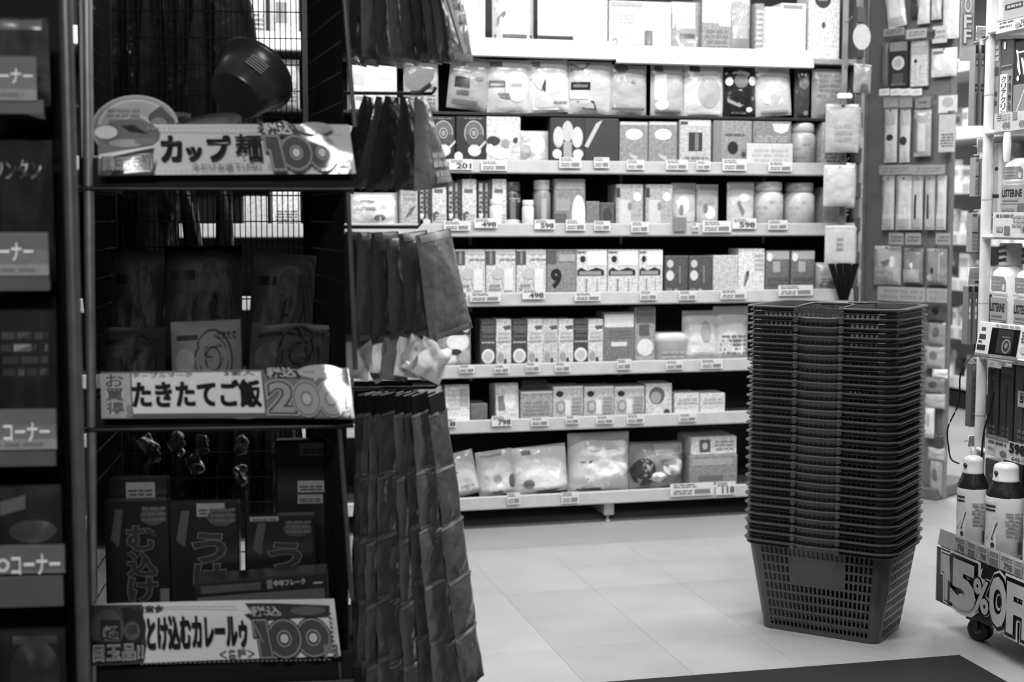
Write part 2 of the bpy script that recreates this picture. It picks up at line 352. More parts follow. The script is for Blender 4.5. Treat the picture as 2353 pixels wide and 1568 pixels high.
put(A, 'pouch', 1682, 1730, -10, .72, 'mottled slim pouch', [('p', [(.3, .5), (.9, .95), (.95, .5), (.5, .3)], .92), ('r', .1, .08, .9, .3, .55)], stand=True)
put(A, 'box', 1735, 1756, 8, .62, 'narrow grey patterned box', [('l', .1, .1, .9, .9, .85, 8)])
put(A, 'box', 1758, 1794, 16, .95, 'small plain pale box', [('l', .2, .3, .8, .8, .8, 4)], dy=-.02)
put(A, 'box', 1795, 1852, 8, 1.0, 'bright white box', [('r', .1, .05, .9, .3, .85), ('r', .08, .9, .85, .97, .6)], dy=-.02)
put(A, 'box', 1858, 1930, -14, .86, 'light box with dark half circle on top', [('e', .45, .92, .26, .14, .2), ('l', .3, .88, .6, .94, .6, 1), ('e', .48, .52, .06, .05, .3), ('p', [(.05, .75), (.3, .82), (.2, .65)], .98)])
# pouches under the bright rail
B = 'B'; BG = 'meal pouches under the bright rail'
put(B, 'pouch', 560, 620, 140, .8, 'pale meal pouch', [LP], grp=BG); put(B, 'pouch', 622, 690, 135, .75, 'pale meal pouch with grey print', [LP, ('r', .1, .5, .5, .8, .5)], grp=BG)
put(B, 'box', 806, 912, 150, .95, 'white blurred carton between the hanging pouches', [('r', .05, .55, .3, .8, .8), ('r', .1, .2, .25, .3, .6), ('r', .6, .7, .9, .8, .85)])
put(B, 'pouch', 930, 1010, 140, .7, 'grey meal pouch behind the torn card', [LP], grp=BG)
Q = dict(t=.045, grp=BG)
put(B, 'pouch', 1028, 1120, 134, .64, 'tilted grey meal pouch with a dark square patch', [('r', .12, .4, .5, .6, .2), ('r', .1, .8, .35, .88, .42), ('r', .18, .26, .5, .35, .42), ('r', .1, .08, .75, .17, .45), ('r', .05, .7, .5, .74, .75), ('e', .75, .6, .1, .04, .5)], roll=6, **Q)
put(B, 'pouch', 1122, 1218, 136, .8, 'light meal pouch with a grey label band', [('r', .05, .86, .35, .96, .35), ('r', .03, .47, .4, .6, .45), ('r', .06, .5, .36, .54, .75), ('e', .7, .5, .3, .3, .88), ('r', .55, .48, .82, .55, .65), ('p', [(.2, .36), (.5, .36), (.55, .25), (.3, .28)], .5)], **Q)
put(B, 'pouch', 1218, 1312, 138, .85, 'light meal pouch with a dark flag patch', [('p', [(.04, .64), (.42, .62), (.4, .38), (.2, .45)], .15), ('r', .1, .86, .3, .96, .45), ('p', [(.08, .32), (.5, .32), (.75, .05), (.1, .05)], 1), ('e', .75, .45, .04, .09, 1), ('l', .6, .15, .95, .22, .6, 1)], roll=-2, **Q)
put(B, 'pouch', 1310, 1410, 140, .78, 'light meal pouch with a black label', [('r', .04, .45, .47, .6, .12), ('r', .08, .5, .42, .55, .5), ('p', [(.02, .95), (.5, .97), (.3, .82), (.03, .8)], .35), ('p', [(.15, .24), (.55, .25), (.65, .07), (.3, .1)], .3), ('p', [(.1, .68), (.38, .82), (.42, .77), (.12, .63)], 1), ('r', .02, .28, .42, .44, .88)], **Q)
put(B, 'pouch', 1404, 1490, 148, .7, 'grey standing pouch with a dark top corner', [('e', .3, .93, .2, .08, .35), ('p', [(.1, .8), (.4, .78), (.45, .1), (.1, .15)], .85), ('e', .62, .66, .07, .04, .5), ('r', .05, .1, .95, .14, .5)], **Q)
put(B, 'pouch', 1500, 1576, 148, .72, 'grey standing pouch with a white stripe', [('r', .08, .86, .34, .98, .3), ('r', .08, .3, .42, .82, .9), ('e', .3, .2, .2, .1, .97), ('r', .1, .06, .9, .1, .5)], **Q)
put(B, 'pouch', 1577, 1668, 146, .84, 'pale pouch with a pillowy light border', [('r', .1, .84, .36, .97, .28), ('e', .6, .45, .3, .3, .7), ('r', .08, .03, .92, .1, .98), ('p', [(.08, .75), (.3, .72), (.25, .64)], 1), ('p', [(.5, .7), (.9, .82), (.9, .76), (.55, .64)], .95)], **Q)
put(B, 'pouch', 1666, 1742, 150, .16, 'black pouch with a rice bowl picture', [('p', [(.08, .62), (.25, .86), (.5, .92), (.75, .86), (.92, .62), (.5, .5)], .75), ('e', .5, .7, .22, .14, .5), ('e', .14, .68, .1, .08, .98), ('e', .86, .7, .12, .09, .98), ('p', [(.08, .36), (.4, .26), (.9, .4), (.92, .34), (.45, .18), (.1, .28)], .6), ('e', .78, .14, .1, .05, .95), ('l', .2, .04, .7, .1, .5, 1)], **Q)
put(B, 'pouch', 1744, 1826, 152, .82, 'pale tilted pouch with a white smear', [('e', .2, .92, .18, .09, .95), ('p', [(.1, .5), (.4, .62), (.75, .3), (.6, .2), (.2, .25)], .97), ('r', .1, .06, .9, .1, .65)], roll=-4, **Q)
put(B, 'pouch', 1832, 1866, 158, .28, 'dark slim pouch', [('e', .5, .7, .3, .12, .45), ('e', .7, .1, .2, .05, .6)], **Q)
put(B, 'pouch', 1872, 1942, 156, .6, 'plain grey pouch beside the clip strip', [('r', .4, .05, .8, .25, .3), ('l', .1, .4, .9, .9, .5, 5)], **Q)
# third shelf down
C = 'C'
put(C, 'box', 560, 640, 300, .8, 'pale carton'); put(C, 'box', 645, 690, 290, .7, 'grey carton')
put(C, 'box', 800, 880, 290, .6, 'grey carton hidden by the hanging bags'); put(C, 'box', 890, 970, 285, .7, 'light carton hidden by the hanging bags')
for x, xx, t_ in ((978, 1046, 'black carton with a pale crescent, half hidden'), (1048, 1116, 'black carton with a pale crescent and ellipse')):
    put(C, 'box', x, xx, 268, .15, t_, [('z', .6, .66, .3, .24, .4, .75, .2, .6), ('p', [(.3, .62), (.95, .62), (.9, .42), (.4, .42)], .3), ('e', .62, .3, .22, .12, .85), ('e', .08, .17, .14, .1, .95), ('p', [(.75, .36), (1, .52), (1, .46), (.8, .32)], .8), ('l', .2, .94, .9, .98, .5, 1)], mk='paper', grp='crescent cartons')
put(C, 'box', 1118, 1196, 266, .82, 'pale blotchy patterned carton', [('e', .2, .5, .2, .1, .2), ('e', .1, .32, .12, .12, .85), ('e', .6, .7, .3, .2, .9), ('e', .4, .25, .3, .12, .95), ('e', .85, .52, .07, .06, .25), ('r', .25, .02, .55, .1, .4), ('e', .55, .45, .12, .1, .6)])
put(C, 'pouch', 1190, 1268, 300, .72, 'low light bag in front of a dark gap', [('e', .6, .6, .22, .3, .95), ('e', .25, .4, .15, .2, .6), ('r', .1, .05, .9, .12, .5)], stand=True)
put(C, 'box', 1264, 1344, 266, .2, 'dark carton with a pale pattern of bottles', [('e', .24, .6, .15, .22, .8), ('e', .5, .72, .16, .22, .75), ('e', .78, .6, .16, .22, .8), ('r', .38, .1, .62, .5, .65), ('e', .2, .25, .13, .1, .9), ('e', .8, .25, .15, .1, .85), ('p', [(.3, .02), (.7, .02), (.5, .2)], .7), ('e', .25, .48, .06, .05, 1)], mk='paper')
put(C, 'box', 1343, 1422, 268, .22, 'black carton with a pale diagonal stripe', [('p', [(-.0, .42), (.34, .9), (.52, .97), (.1, .38)], .75), ('r', .0, .0, 1, .1, .12)], mk='paper')
for x, t_ in ((1424, 'grey white-oval carton beside the black carton'), (1491, 'grey white-oval carton beside the dark gap')):
    put(C, 'box', x, x + 65, 280, .58, t_, [('e', .5, .72, .3, .12, .95), ('r', .02, .93, .98, .99, .8), ('p', [(.3, .3), (.65, .22), (.6, .12), (.4, .2)], .75), ('r', .0, .0, 1, .06, .75)], grp='grey cartons with white ovals')
put(C, 'box', 1562, 1634, 274, .76, 'light carton with a dark square window', [('r', .28, .34, .72, .74, .2), ('r', .48, .36, .6, .72, .5), ('r', .05, .88, .95, .96, .9), ('l', .1, .06, .9, .24, .5, 2), ('r', .02, .9, .25, .97, .3)])
put(C, 'box', 1640, 1728, 274, .6, 'grey carton with a black dot', [('e', .5, .42, .14, .14, .12), ('e', .78, .28, .06, .06, .3), ('l', .3, .66, .8, .74, .35, 1), ('r', .0, .0, .2, 1, .52)])
put(C, 'box', 1731, 1818, 272, .55, 'grey carton with a white half moon', [('p', [(.5, .95), (.95, .95), (.9, .8), (.72, .74), (.55, .8)], .93), ('l', .05, .55, .9, .7, .7, 3), ('r', .0, .0, 1, .5, .45)])
put(C, 'card', 1716, 1822, 330, .82, 'pale shelf card in front of the grey carton', [('l', .1, .2, .9, .8, .72, 3)], dy=-.02)
put(C, 'jar', 1826, 1884, 282, .66, 'pale rounded jar with a wide lid', [('l', .1, .2, .9, .8, .45, 4)], gl=.75)
put(C, 'box', 1890, 1946, 270, .7, 'light carton behind the clip strip', [LP])
# fourth shelf down
D = 'D'
put(D, 'box', 560, 615, 450, .8, 'white carton'); put(D, 'box', 625, 690, 440, .9, 'white carton with print', [LP])
put(D, 'pouch', 806, 918, 442, .97, 'white crumpled pack beside the hanging pouches', [('r', .1, .5, .5, .6, .6), ('e', .6, .3, .12, .1, .55), ('r', .2, .75, .5, .8, .8)], t=.08, wr=2)
put(D, 'box', 920, 960, 420, .72, 'light carton with a dark leaf', [('p', [(.2, .2), (.6, .45), (.9, .5), (.6, .3)], .4), ('l', .1, .6, .9, .9, .6, 3)])
for i, (x, x1) in enumerate(((962, 992), (1028, 1061), (1097, 1130))):
    put(D, 'box', x, x1, 416, .25, 'dark narrow carton with pale stripes', [('r', .12, .2, .35, .95, .75), ('e', .25, .3, .15, .08, .9), ('r', .55, .15, .7, .95, .6), ('e', .6, .14, .3, .07, .85), ('l', .1, .3, .9, .8, .3, 5)], grp='narrow striped cartons')
    put(D, 'box', x1 + 1, x1 + 34, 412, .84, 'pale carton with a grey leaf', [('r', .15, .72, .75, .8, .4), ('p', [(.02, .3), (.35, .36), (.5, .3), (.1, .12)], .35), ('l', .2, .1, .9, .3, .7, 3)], grp='leaf cartons')
put(D, 'jar', 1128, 1157, 458, .92, 'small white jar', gl=.95, dy=-.03)
put(D, 'jar', 1156, 1202, 418, .2, 'black jar with a pale label', [('r', .4, .2, .6, .9, .45), ('e', .5, .12, .35, .1, .9), ('l', .2, .8, .8, .98, .7, 2)], gl=.35)
put(D, 'jar', 1203, 1230, 460, .9, 'short white jar', gl=.93, dy=-.03)
put(D, 'jar', 1230, 1270, 414, .55, 'grey jar', [('r', .4, .2, .6, .9, .7), ('e', .5, .1, .35, .1, .9)], gl=.8)
put(D, 'box', 1274, 1345, 412, .55, 'grey carton with a white flask shape', [('r', .0, .05, .4, .3, .38), ('e', .78, .3, .22, .38, .92), ('r', .05, .35, .5, .6, .62), ('r', .05, .8, .95, .95, .62)])
put(D, 'box', 1347, 1378, 463, .5, 'low grey carton under the black gap'); put(D, 'box', 1379, 1412, 466, .36, 'low dark carton under the black gap', [('e', .5, .5, .3, .3, .25)])
for i, x in enumerate((1416, 1484)):
    put(D, 'box', x, x + 62, 424, .7, ('white-stickered light carton beside the black gap', 'light carton with a white sticker and dark corner')[i], [('e', .78, .72, .15, .1, .95), ('r', .0, .7, .14, .92, .22), ('r', .1, .05, .55, .65, .82), ('e', .5, .5, .08, .1, .55)], grp='sticker cartons')
put(D, 'pouch', 1548, 1604, 420, .76, 'pale bag with a grey top', [('r', .02, .75, .98, .98, .6), ('e', .45, .5, .25, .2, .9), ('e', .35, .4, .1, .12, .55)], stand=True)
put(D, 'pouch', 1606, 1656, 424, .72, 'pale bag with a slanting grey top', [('r', .02, .55, .98, .98, .62), ('e', .55, .35, .25, .15, .9), ('e', .35, .45, .1, .12, .5)], stand=True)
put(D, 'pouch', 1677, 1738, 418, .8, 'pale bag with a dark leaf print', [('r', .05, .7, .95, .95, .7), ('p', [(.3, .55), (.4, .6), (.6, .35), (.5, .25)], .5), ('e', .6, .65, .2, .1, .92)], stand=True)
put(D, 'jar', 1744, 1812, 418, .78, 'wide jar with a pale domed lid', [('l', .1, .1, .9, .9, .65, 4)], gl=.85); put(D, 'jar', 1818, 1884, 420, .76, 'wide pale jar with a white-oval lid', [('l', .1, .1, .9, .9, .65, 4)], gl=.7)
put(D, 'box', 1892, 1946, 430, .55, 'grey carton behind the clip strip')
# fifth shelf down
E_ = 'E'
put(E_, 'box', 800, 900, 600, .4, 'grey carton behind the dark pouches'); put(E_, 'box', 905, 985, 590, .5, 'grey box behind the dark pouches')
for i, x in enumerate((978, 1047, 1117, 1187)):
    put(E_, 'box', x, x + 68, 574, .84, 'pale carton with a dark square tab', [('r', .0, .68, .32, .97, .32), ('r', .12, .7, .2, .95, .55), ('l', .4, .76, .98, .82, .5, 1), ('r', .36, .9, .98, .98, .75), ('e', .4, .5, .2, .12, .76), ('e', .72, .36, .18, .16, .8), ('l', .1, .14, .5, .3, .6, 2), ('r', .6, .15, .9, .6, .9)], grp='tab cartons')
put(E_, 'box', 1257, 1324, 574, .56, 'grey carton with a large black figure nine', [('r', .0, .7, .32, .98, .36), ('t', '9', .12, .18, .5, .6, .08, .05), ('r', .05, .02, .3, .1, .35), ('r', .65, .02, .9, .1, .4), ('r', .4, .75, .95, .9, .66)])
for i, x in enumerate((1325, 1397, 1468)):
    put(E_, 'box', x, x + (70 if i < 2 else 55), 574, .86, 'pale carton with a black dot and black banner', [('p', [(.02, .56), (.15, .62), (.35, .55), (.65, .62), (.9, .56), (.9, .44), (.02, .44)], .15), ('r', .08, .46, .8, .54, .6), ('e', .2, .8, .09, .07, .15), ('r', .34, .66, .98, .98, .93), ('r', .02, .93, .28, .96, .4), ('r', .3, .05, .34, .38, .5), ('r', .66, .05, .69, .38, .6)], grp='banner cartons')
for i, x in enumerate((1528, 1583)):
    put(E_, 'box', x, x + 53, 588, .34, ('dark two-spot carton beside the banner carton', 'dark two-spot carton beside the plain pale box')[i], [('e', .22, .8, .14, .1, .78), ('e', .22, .5, .17, .13, .85), ('p', [(.3, .0), (.45, .18), (.95, .0)], .7), ('r', .6, .3, .68, .75, .5), ('r', .05, .05, .3, .18, .5)], grp='two-spot cartons')
put(E_, 'box', 1639, 1696, 587, .8, 'plain pale box'); put(E_, 'box', 1697, 1757, 572, .9, 'white box with a small dark bird mark', [('p', [(.25, .42), (.33, .5), (.42, .42), (.28, .2), (.2, .15)], .45), ('e', .35, .47, .05, .05, .15), ('l', .6, .5, .95, .9, .7, 4)])
for i, x in enumerate((1760, 1818)):
    put(E_, 'box', x, x + 54, 576, .45, ('grey carton with white spots beside the white box', 'grey carton with white spots beside the clip strip')[i], [('r', .02, .8, .98, .98, .68), ('e', .15, .85, .12, .1, .92), ('r', .3, .5, .6, .75, .68), ('l', .05, .05, .95, .4, .36, 3)], grp='white-spot cartons')
put(E_, 'pouch', 1880, 1932, 604, .66, 'light triangular pack at the end', [LP])
# sixth shelf down
F_ = 'F'
put(F_, 'pouch', 1008, 1085, 738, .62, 'bag printed with white bowls', [('e', .25, .2, .28, .22, .9), ('e', .6, .56, .35, .2, .88), ('r', .02, .7, .98, .97, .25), ('e', .85, .85, .12, .1, .9), ('e', .8, .25, .2, .15, .7), ('e', .5, .36, .2, .06, .25)], stand=True)
seq = ((1104, .3), (1140, .86), (1176, .28), (1212, .86), (1247, .8), (1283, .86), (1317, .28), (1351, .86))
for x, c in seq:
    if c < .5: put(F_, 'box', x, x + 35, 734, c, 'dark narrow carton with a white disc', [('e', .5, .25, .42, .15, .93), ('e', .5, .25, .3, .1, .78), ('l', .1, .5, .9, .56, .7, 1), ('r', .05, .78, .95, .8, .5), ('l', .1, .6, .9, .98, .38, 4)], grp='dark disc cartons')
    else: put(F_, 'box', x, x + 35, 734, c, 'pale narrow carton with grey print', [('p', [(.4, .85), (.95, .88), (.95, .8), (.6, .78)], .35), ('l', .1, .5, .9, .75, .7, 3), ('e', .3, .22, .2, .1, .65), ('e', .6, .14, .1, .06, .3), ('r', .05, .54, .95, .56, .65)], grp='pale narrow cartons')
put(F_, 'box', 1387, 1458, 718, .5, 'grey upright carton with a white top', [('r', .03, .72, .97, .96, .88), ('r', .25, .36, .75, .44, .88), ('l', .1, .5, .9, .68, .45, 3)])
put(F_, 'box', 1459, 1506, 706, .62, 'tall carton with a dark picture', [('r', .05, .72, .95, .98, .42), ('r', .2, .5, .7, .7, .36), ('e', .5, .3, .4, .15, .9), ('r', .1, .05, .9, .15, .7)])
put(F_, 'tub', 1506, 1588, 766, .82, 'low white rounded tub', [('l', .1, .1, .9, .6, .7, 2)])
put(F_, 'pouch', 1578, 1660, 716, .86, 'large pale bag', [('p', [(.1, .3), (.3, .7), (.5, .8), (.4, .3)], .95), ('e', .6, .6, .15, .2, .68), ('r', .2, .15, .8, .2, .7)], stand=True, t=.1)
put(F_, 'pouch', 1650, 1730, 706, .84, 'large pale bag beside the basket stack', [LP], stand=True, t=.1)
# seventh shelf down
G = 'G'
put(G, 'box', 960, 1015, 888, .85, 'white upright pack half hidden'); put(G, 'box', 1024, 1080, 892, .9, 'white upright pack with a bright lower edge', [('r', .02, .02, .98, .14, 1), ('r', .6, .4, .95, .9, .68), ('l', .1, .3, .6, .9, .78, 5)], tilt=6)
put(G, 'box', 1082, 1120, 928, .45, 'low grey carton', mk='print'); put(G, 'box', 1140, 1193, 888, .86, 'pale pack with a grey picture', [('r', .1, .25, .4, .65, .5), ('e', .6, .55, .25, .25, .93), ('r', .05, .02, .6, .12, 1)], tilt=6)
put(G, 'box', 1196, 1270, 900, .66, 'grey carton in front of a darker one', [('r', .02, .94, .98, 1, .86), ('l', .1, .2, .9, .7, .55, 4)])
put(G, 'box', 1200, 1258, 874, .5, 'dark grey carton peeping over the one in front', dy=.115, d=.15)
for i, x in enumerate((1271, 1342, 1412)):
    put(G, 'box', x, x + 69, 888, .78, ('pale black-square carton next to the grey one', 'pale carton with a black square, middle of three', 'pale black-square carton next to the portrait carton')[i], [('e', .22, .78, .12, .09, .14), ('r', .02, .93, .98, .99, .95), ('e', .25, .4, .16, .2, .6), ('r', .4, .15, .58, .6, .92), ('l', .62, .15, .95, .7, .6, 5), ('e', .25, .4, .1, .12, .75)], grp='black-square cartons')
put(G, 'box', 1484, 1544, 882, .86, 'pale carton with a portrait picture', [('e', .42, .65, .3, .26, .4), ('e', .38, .6, .2, .18, .65), ('p', [(.1, .05), (.5, .35), (.8, .05)], .93), ('e', .8, .15, .12, .1, .3)])
for i, x in enumerate((1550, 1609)):
    put(G, 'box', x, x + 57, 904, .88, ('small white carton beside the portrait carton', 'small white carton beside the basket stack')[i], [('r', .02, .02, .98, .3, .98), ('l', .1, .5, .9, .8, .7, 2)], grp='small white cartons')
# lowest shelf
H = 'H'
put(H, 'pouch', 1040, 1112, 1050, .8, 'pale bag leaning at the end', [('p', [(.2, .6), (.35, .6), (.95, .1), (.8, .08)], .3), ('l', .3, .1, .8, .3, .6, 2)], stand=True, roll=-12, t=.09)
put(H, 'pouch', 1108, 1192, 1044, .82, 'pale slumped bag', [('r', .1, .88, .7, .95, .6), ('e', .5, .4, .12, .1, .65), ('e', .92, .3, .1, .15, .35), ('r', .3, .08, .6, .14, .4)], stand=True, roll=-6, t=.09)
put(H, 'pouch', 1186, 1314, 1034, .9, 'shiny white bag with sharp creases', [('p', [(.12, .98), (.05, .5), (.25, .1), (.3, .1), (.15, .6)], 1), ('r', .18, .84, .35, .93, .5), ('p', [(.4, .75), (.9, .6), (.8, .3), (.3, .1)], .98), ('e', .25, .25, .1, .1, .5), ('r', .4, .03, .8, .08, .4)], stand=True, roll=-4, t=.1)
put(H, 'pouch', 1316, 1458, 1000, .92, 'large white bag bulging at the front', [('e', .5, .35, .3, .25, 1), ('e', .8, .4, .14, .12, 1), ('p', [(.1, .55), (.35, .56), (.3, .52)], .3), ('r', .1, .04, .5, .08, .4), ('r', .2, .75, .8, .9, .8)], t=.14, wr=1.6)
put(H, 'pouch', 1458, 1582, 1020, .62, 'crinkled bag of dark and light foil', [('e', .2, .4, .2, .3, .25), ('p', [(.05, .35), (.3, .28), (.3, .2), (.1, .25)], 1), ('e', .75, .5, .2, .18, .85), ('r', .4, .75, .95, .95, .7), ('p', [(.15, .7), (.2, .7), (.32, .45), (.27, .45)], .8), ('e', .45, .3, .15, .1, .9)], t=.13, wr=2.2)
put(H, 'box', 1584, 1694, 1046, .58, 'low grey carton beside the baskets', [('r', .2, .25, .7, .4, .45), ('r', .0, .0, 1, .12, .7), ('r', .05, .7, .9, .9, .66)], d=.16)
put(H, 'box', 1588, 1692, 1004, .88, 'white carton stacked on the low grey carton', [('r', .18, .15, .42, .85, .35), ('e', .3, .5, .06, .2, .8), ('l', .5, .2, .95, .8, .6, 3)], d=.16, dy=.004, z=on_y(1640, 1046, YI).z + .001)
# ---------------------------------------------------------------- stack of shopping baskets
BH, PITCH_Z, NB = .268, .0261, 27
TX, TY, BX, BY = .213, .150, .172, .1135
def loop_pts(seg_u, hx, hy, r):
    out = []
    for kind, side, f in seg_u:
        if kind == 's':
            L = hx - r if side in (0, 2) else hy - r; q = -L + 2 * L * f
            out.append(((q, -hy), (hx, q), (-q, hy), (-hx, -q))[side])
        else:
            a = -math.pi / 2 + side * math.pi / 2 + f * math.pi / 2
            cx, cy = ((hx - r, -hy + r), (hx - r, hy - r), (-hx + r, hy - r), (-hx + r, -hy + r))[side]
            out.append((cx + r * math.cos(a), cy + r * math.sin(a)))
    return out
def basket_mesh():
    m = mat(.3, 'glossy'); cols = {0: 24, 1: 15, 2: 24, 3: 15}; us, info = [], []
    for sd in range(4):
        n = cols[sd]
        for c in range(n):
            us.append(('s', sd, (c + .0) / n)); info.append((sd, c, 'rib'))
            us.append(('s', sd, (c + .36) / n)); info.append((sd, c, 'hole'))
        us.append(('s', sd, 1.0)); info.append((sd, -1, 'corner'))
        for f in (.25, .5, .75): us.append(('c', sd, f)); info.append((sd, -1, 'corner'))
    zs = [0, .014]; rows = []
    for k in range(9): zs += [.014 + k * .0271 + .0205, .014 + (k + 1) * .0271]
    zs.append(BH)
    P = []
    for z in zs:
        t = z / BH; t2 = t
        P.append([(x, y, z) for x, y in loop_pts(us, BX + (TX - BX) * t2, BY + (TY - BY) * t2, .028 + .014 * t)])
    def skip(i, j):
        sd, c, kd = info[i]
        if kd != 'hole' or j % 2 == 0 or j < 1 or j > 18: return False
        k = (j - 1) // 2
        if sd in (0, 2) and 6 <= c <= 17 and k >= 5: return k == 8
        return True
    b = MB(); b.grid(P, m, False, True, skip)
    bot = loop_pts(us, BX, BY, .028)
    for k in range(13):                                                   # bottom grid
        x = -BX + .02 + k * (2 * BX - .04) / 12; b.box(x - .004, x + .004, -BY + .014, BY - .014, .001, .004, m)
    for k in range(9):
        y = -BY + .015 + k * (2 * BY - .03) / 8; b.box(-BX + .014, BX - .014, y - .003, y + .003, .001, .004, m)
    # rolled rim: deep double lip at the corners, one thin lip in the recessed middle of the long sides
    rim = [('s', sd, f / 24) if kd == 's' else ('c', sd, f) for sd in range(4) for kd, f in [('s', q) for q in range(25)] + [('c', .25), ('c', .5), ('c', .75)]]
    rin = [(sd, f) for sd in range(4) for f in list(range(25)) + [99, 99, 99]]
    def prof(e, z):
        h = z / BH; return [(x, y, z) for x, y in loop_pts(rim, BX + (TX - BX) * h + e, BY + (TY - BY) * h + e, .028 + .014 * h + e)]
    deep = lambda i: not (rin[i][0] in (0, 2) and 7 <= rin[i][1] <= 15)
    b.grid([prof(.0, BH), prof(.003, BH + .0012), prof(.0155, BH + .0003), prof(.0165, BH - .0017), prof(.0155, BH - .0037), prof(.001, BH - .0032)], m, False, True, lambda i, j: not deep(i))
    b.grid([prof(.001, BH - .0125), prof(.0105, BH - .0125), prof(.0115, BH - .014), prof(.0105, BH - .0155), prof(.0, BH - .0155)], m, False, True, lambda i, j: not deep(i))
    for sy in (-1, 1):
        for sx in (-1, 1): b.box(sx * .066 - .006, sx * .066 + .006, min(sy * (TY + .0028), sy * (TY + .015)), max(sy * (TY + .0028), sy * (TY + .015)), BH - .0165, BH + .002, m, .003)
    o = b.obj('basket_body'); so = o.modifiers.new('wall', 'SOLIDIFY'); so.thickness = .0022; so.offset = 1
    me = bpy.data.meshes.new_from_object(o.evaluated_get(bpy.context.evaluated_depsgraph_get())); bpy.data.objects.remove(o); me.name = 'basket_body'; return me
def handle_mesh(s, flat=False):
    b = MB(); m = mat(.3, 'glossy'); w = .066
    if flat:                                                               # folded down along the outside of the rim
        b.tube([(-.058, s * (TY + .0085), BH - .003), (-.03, s * (TY + .0105), BH - .0045), (.03, s * (TY + .0105), BH - .0045), (.058, s * (TY + .0085), BH - .003)], .0034, m, 8); return b.obj('basket_handle')
    pth = [(-w, s * (TY - .006), BH + .001), (-w + .002, s * .05, BH + .0045), (-w + .014, s * .028, BH + .0055), (w - .014, s * .028, BH + .0055), (w - .002, s * .05, BH + .0045), (w, s * (TY - .006), BH + .001)]
    b.tube(pth, .0034, m, 8); b.tube([(-.04, s * .028, BH + .0055), (.04, s * .028, BH + .0055)], .0055, m, 8); return b.obj('basket_handle')
ba, bb, bc = on_z(1741, 1441), on_z(2009, 1480), on_z(2080, 1438)
ctr = (ba + bc) / 2 + ((bb - ba) + (bb - bc)) * .0; ang = math.radians(-46.0)
bm = basket_mesh(); hs = [handle_mesh(-1, True), handle_mesh(1, True)]
root0 = None
BL = {0: 'lowest shopping basket of the dark stack, its whole lattice side showing', NB - 1: 'topmost shopping basket of the tall dark stack, handles folded flat'}
for k in range(NB):
    M = T(ctr.x, ctr.y, .002 + k * PITCH_Z, ang + math.radians(((k * 37) % 5 - 2) * .05)); M = M @ Matrix.Translation((((k * 53) % 7 - 3) * .0001, ((k * 29) % 5 - 2) * .0001, 0))
    lab = BL.get(k) or ('dark shopping basket in the tall stack, number %s up from the floor' % ORD[k] if k < 14 else 'dark shopping basket in the tall stack, number %s down from the top' % ORD[NB - 1 - k])
    lab = lab.replace('number ', '')
    t = thing('shopping_basket', lab, 'basket', M, 'stacked shopping baskets')
    o = bpy.data.objects.new('basket_body', bm); COL.objects.link(o); o.parent = t
    for h in (hs if k < NB - 1 else [handle_mesh(-1), handle_mesh(1)]):
        c = h.copy() if 0 < k < NB - 1 else h
        if 0 < k < NB - 1: COL.objects.link(c)
        c.parent = t

# ---------------------------------------------------------------- clip strip of packs at the end of the long unit
YC = 5.19
def cpt(x, y, Y=YC): return on_y(x, y, Y)
s0, s1 = cpt(1948, 690), cpt(1965, -40)
st = thing('clip_strip', 'narrow hanging clip strip at the right end of the long unit', 'display strip', T(cpt(1955, 300).x, YC + .062, 0))
b = MB(); b.box(-.012, .012, 0, .002, cpt(1955, 700).z, cpt(1955, -60).z, mat(.55, 'gloss')); b.obj('strip', st)
for y in (45, 150, 215, 235, 370, 490, 500, 600):
    b = MB(); z = cpt(1955, y).z; b.tube([(0, 0, z), (0, -.03, z + .002), (.0, -.05, z + .012)], .0022, mat(.6, 'metal')); b.obj('clip', st)
b = MB(); z = cpt(1955, -60).z; b.tube([(0, .0, z), (0, .02, z + .03), (0, .03, z + .04), (0, .06, z + .04)], .003, mat(.5, 'metal')); b.obj('hanger', st)
def hang(x0, x1, y0, y1, g, desc, ds=(), rz=0, roll=0, dy=0, t=.03, grp='packs on the clip strip', nm='hanging_pack', mk='film', Y=None, cat='pack', wr=1):
    Y = (YC if Y is None else Y) + dy; p, q = on_y(x0, y1, Y), on_y(x1, y0, Y); M = T((p.x + q.x) / 2, Y, p.z, math.radians(rz)); seedc[0] += 1
    if roll: M = turn(M, 'Y', roll)
    return tag(pouch(nm, M, (q.x - p.x), q.z - p.z, t, g, ds, seedc[0], False, wr, mk, hole=True), desc, cat, grp)
b = MB(); p = cpt(1980, 85); S_ = S_flat(.08, .1)
b.loft([(0, .03, .002, 2)] * 1 + [(.002, .03, .002, 2)], mat(.6)) if 0 else None
e = [( .038 * math.cos(a * math.pi / 12), .05 * math.sin(a * math.pi / 12)) for a in range(24)]
b.poly([(x, -.002, z) for x, z in e], mat(.72)); b.poly([(x, .001, z) for x, z in e][::-1], mat(.72)); b.grid([[(x, -.002, z) for x, z in e], [(x, .001, z) for x, z in e]], mat(.7), False, True)
tag(b.obj('oval_tag', None, T(p.x, YC, p.z)), 'oval grey tag hanging near the top of the clip strip', 'tag')
hang(1955, 2008, 148, 214, .6, 'mid grey pack on the clip strip under the oval tag', [('r', .3, .05, .7, .3, .4)], rz=20)
hang(1898, 1972, 240, 350, .7, 'pale pack on the clip strip below the bright clip', [('l', .2, .2, .8, .6, .62, 3)], rz=-8)
hang(1950, 1985, 245, 345, .66, 'slim pale pack behind the one below the bright clip', rz=35, dy=.03)
hang(1893, 1962, 380, 474, .78, 'pale blank pack on the clip strip beside the jars', rz=-6)
hang(1936, 1972, 375, 478, .74, 'slim pale pack behind the blank pack beside the jars', [('r', .1, .1, .2, .9, .4)], rz=30, dy=.03)
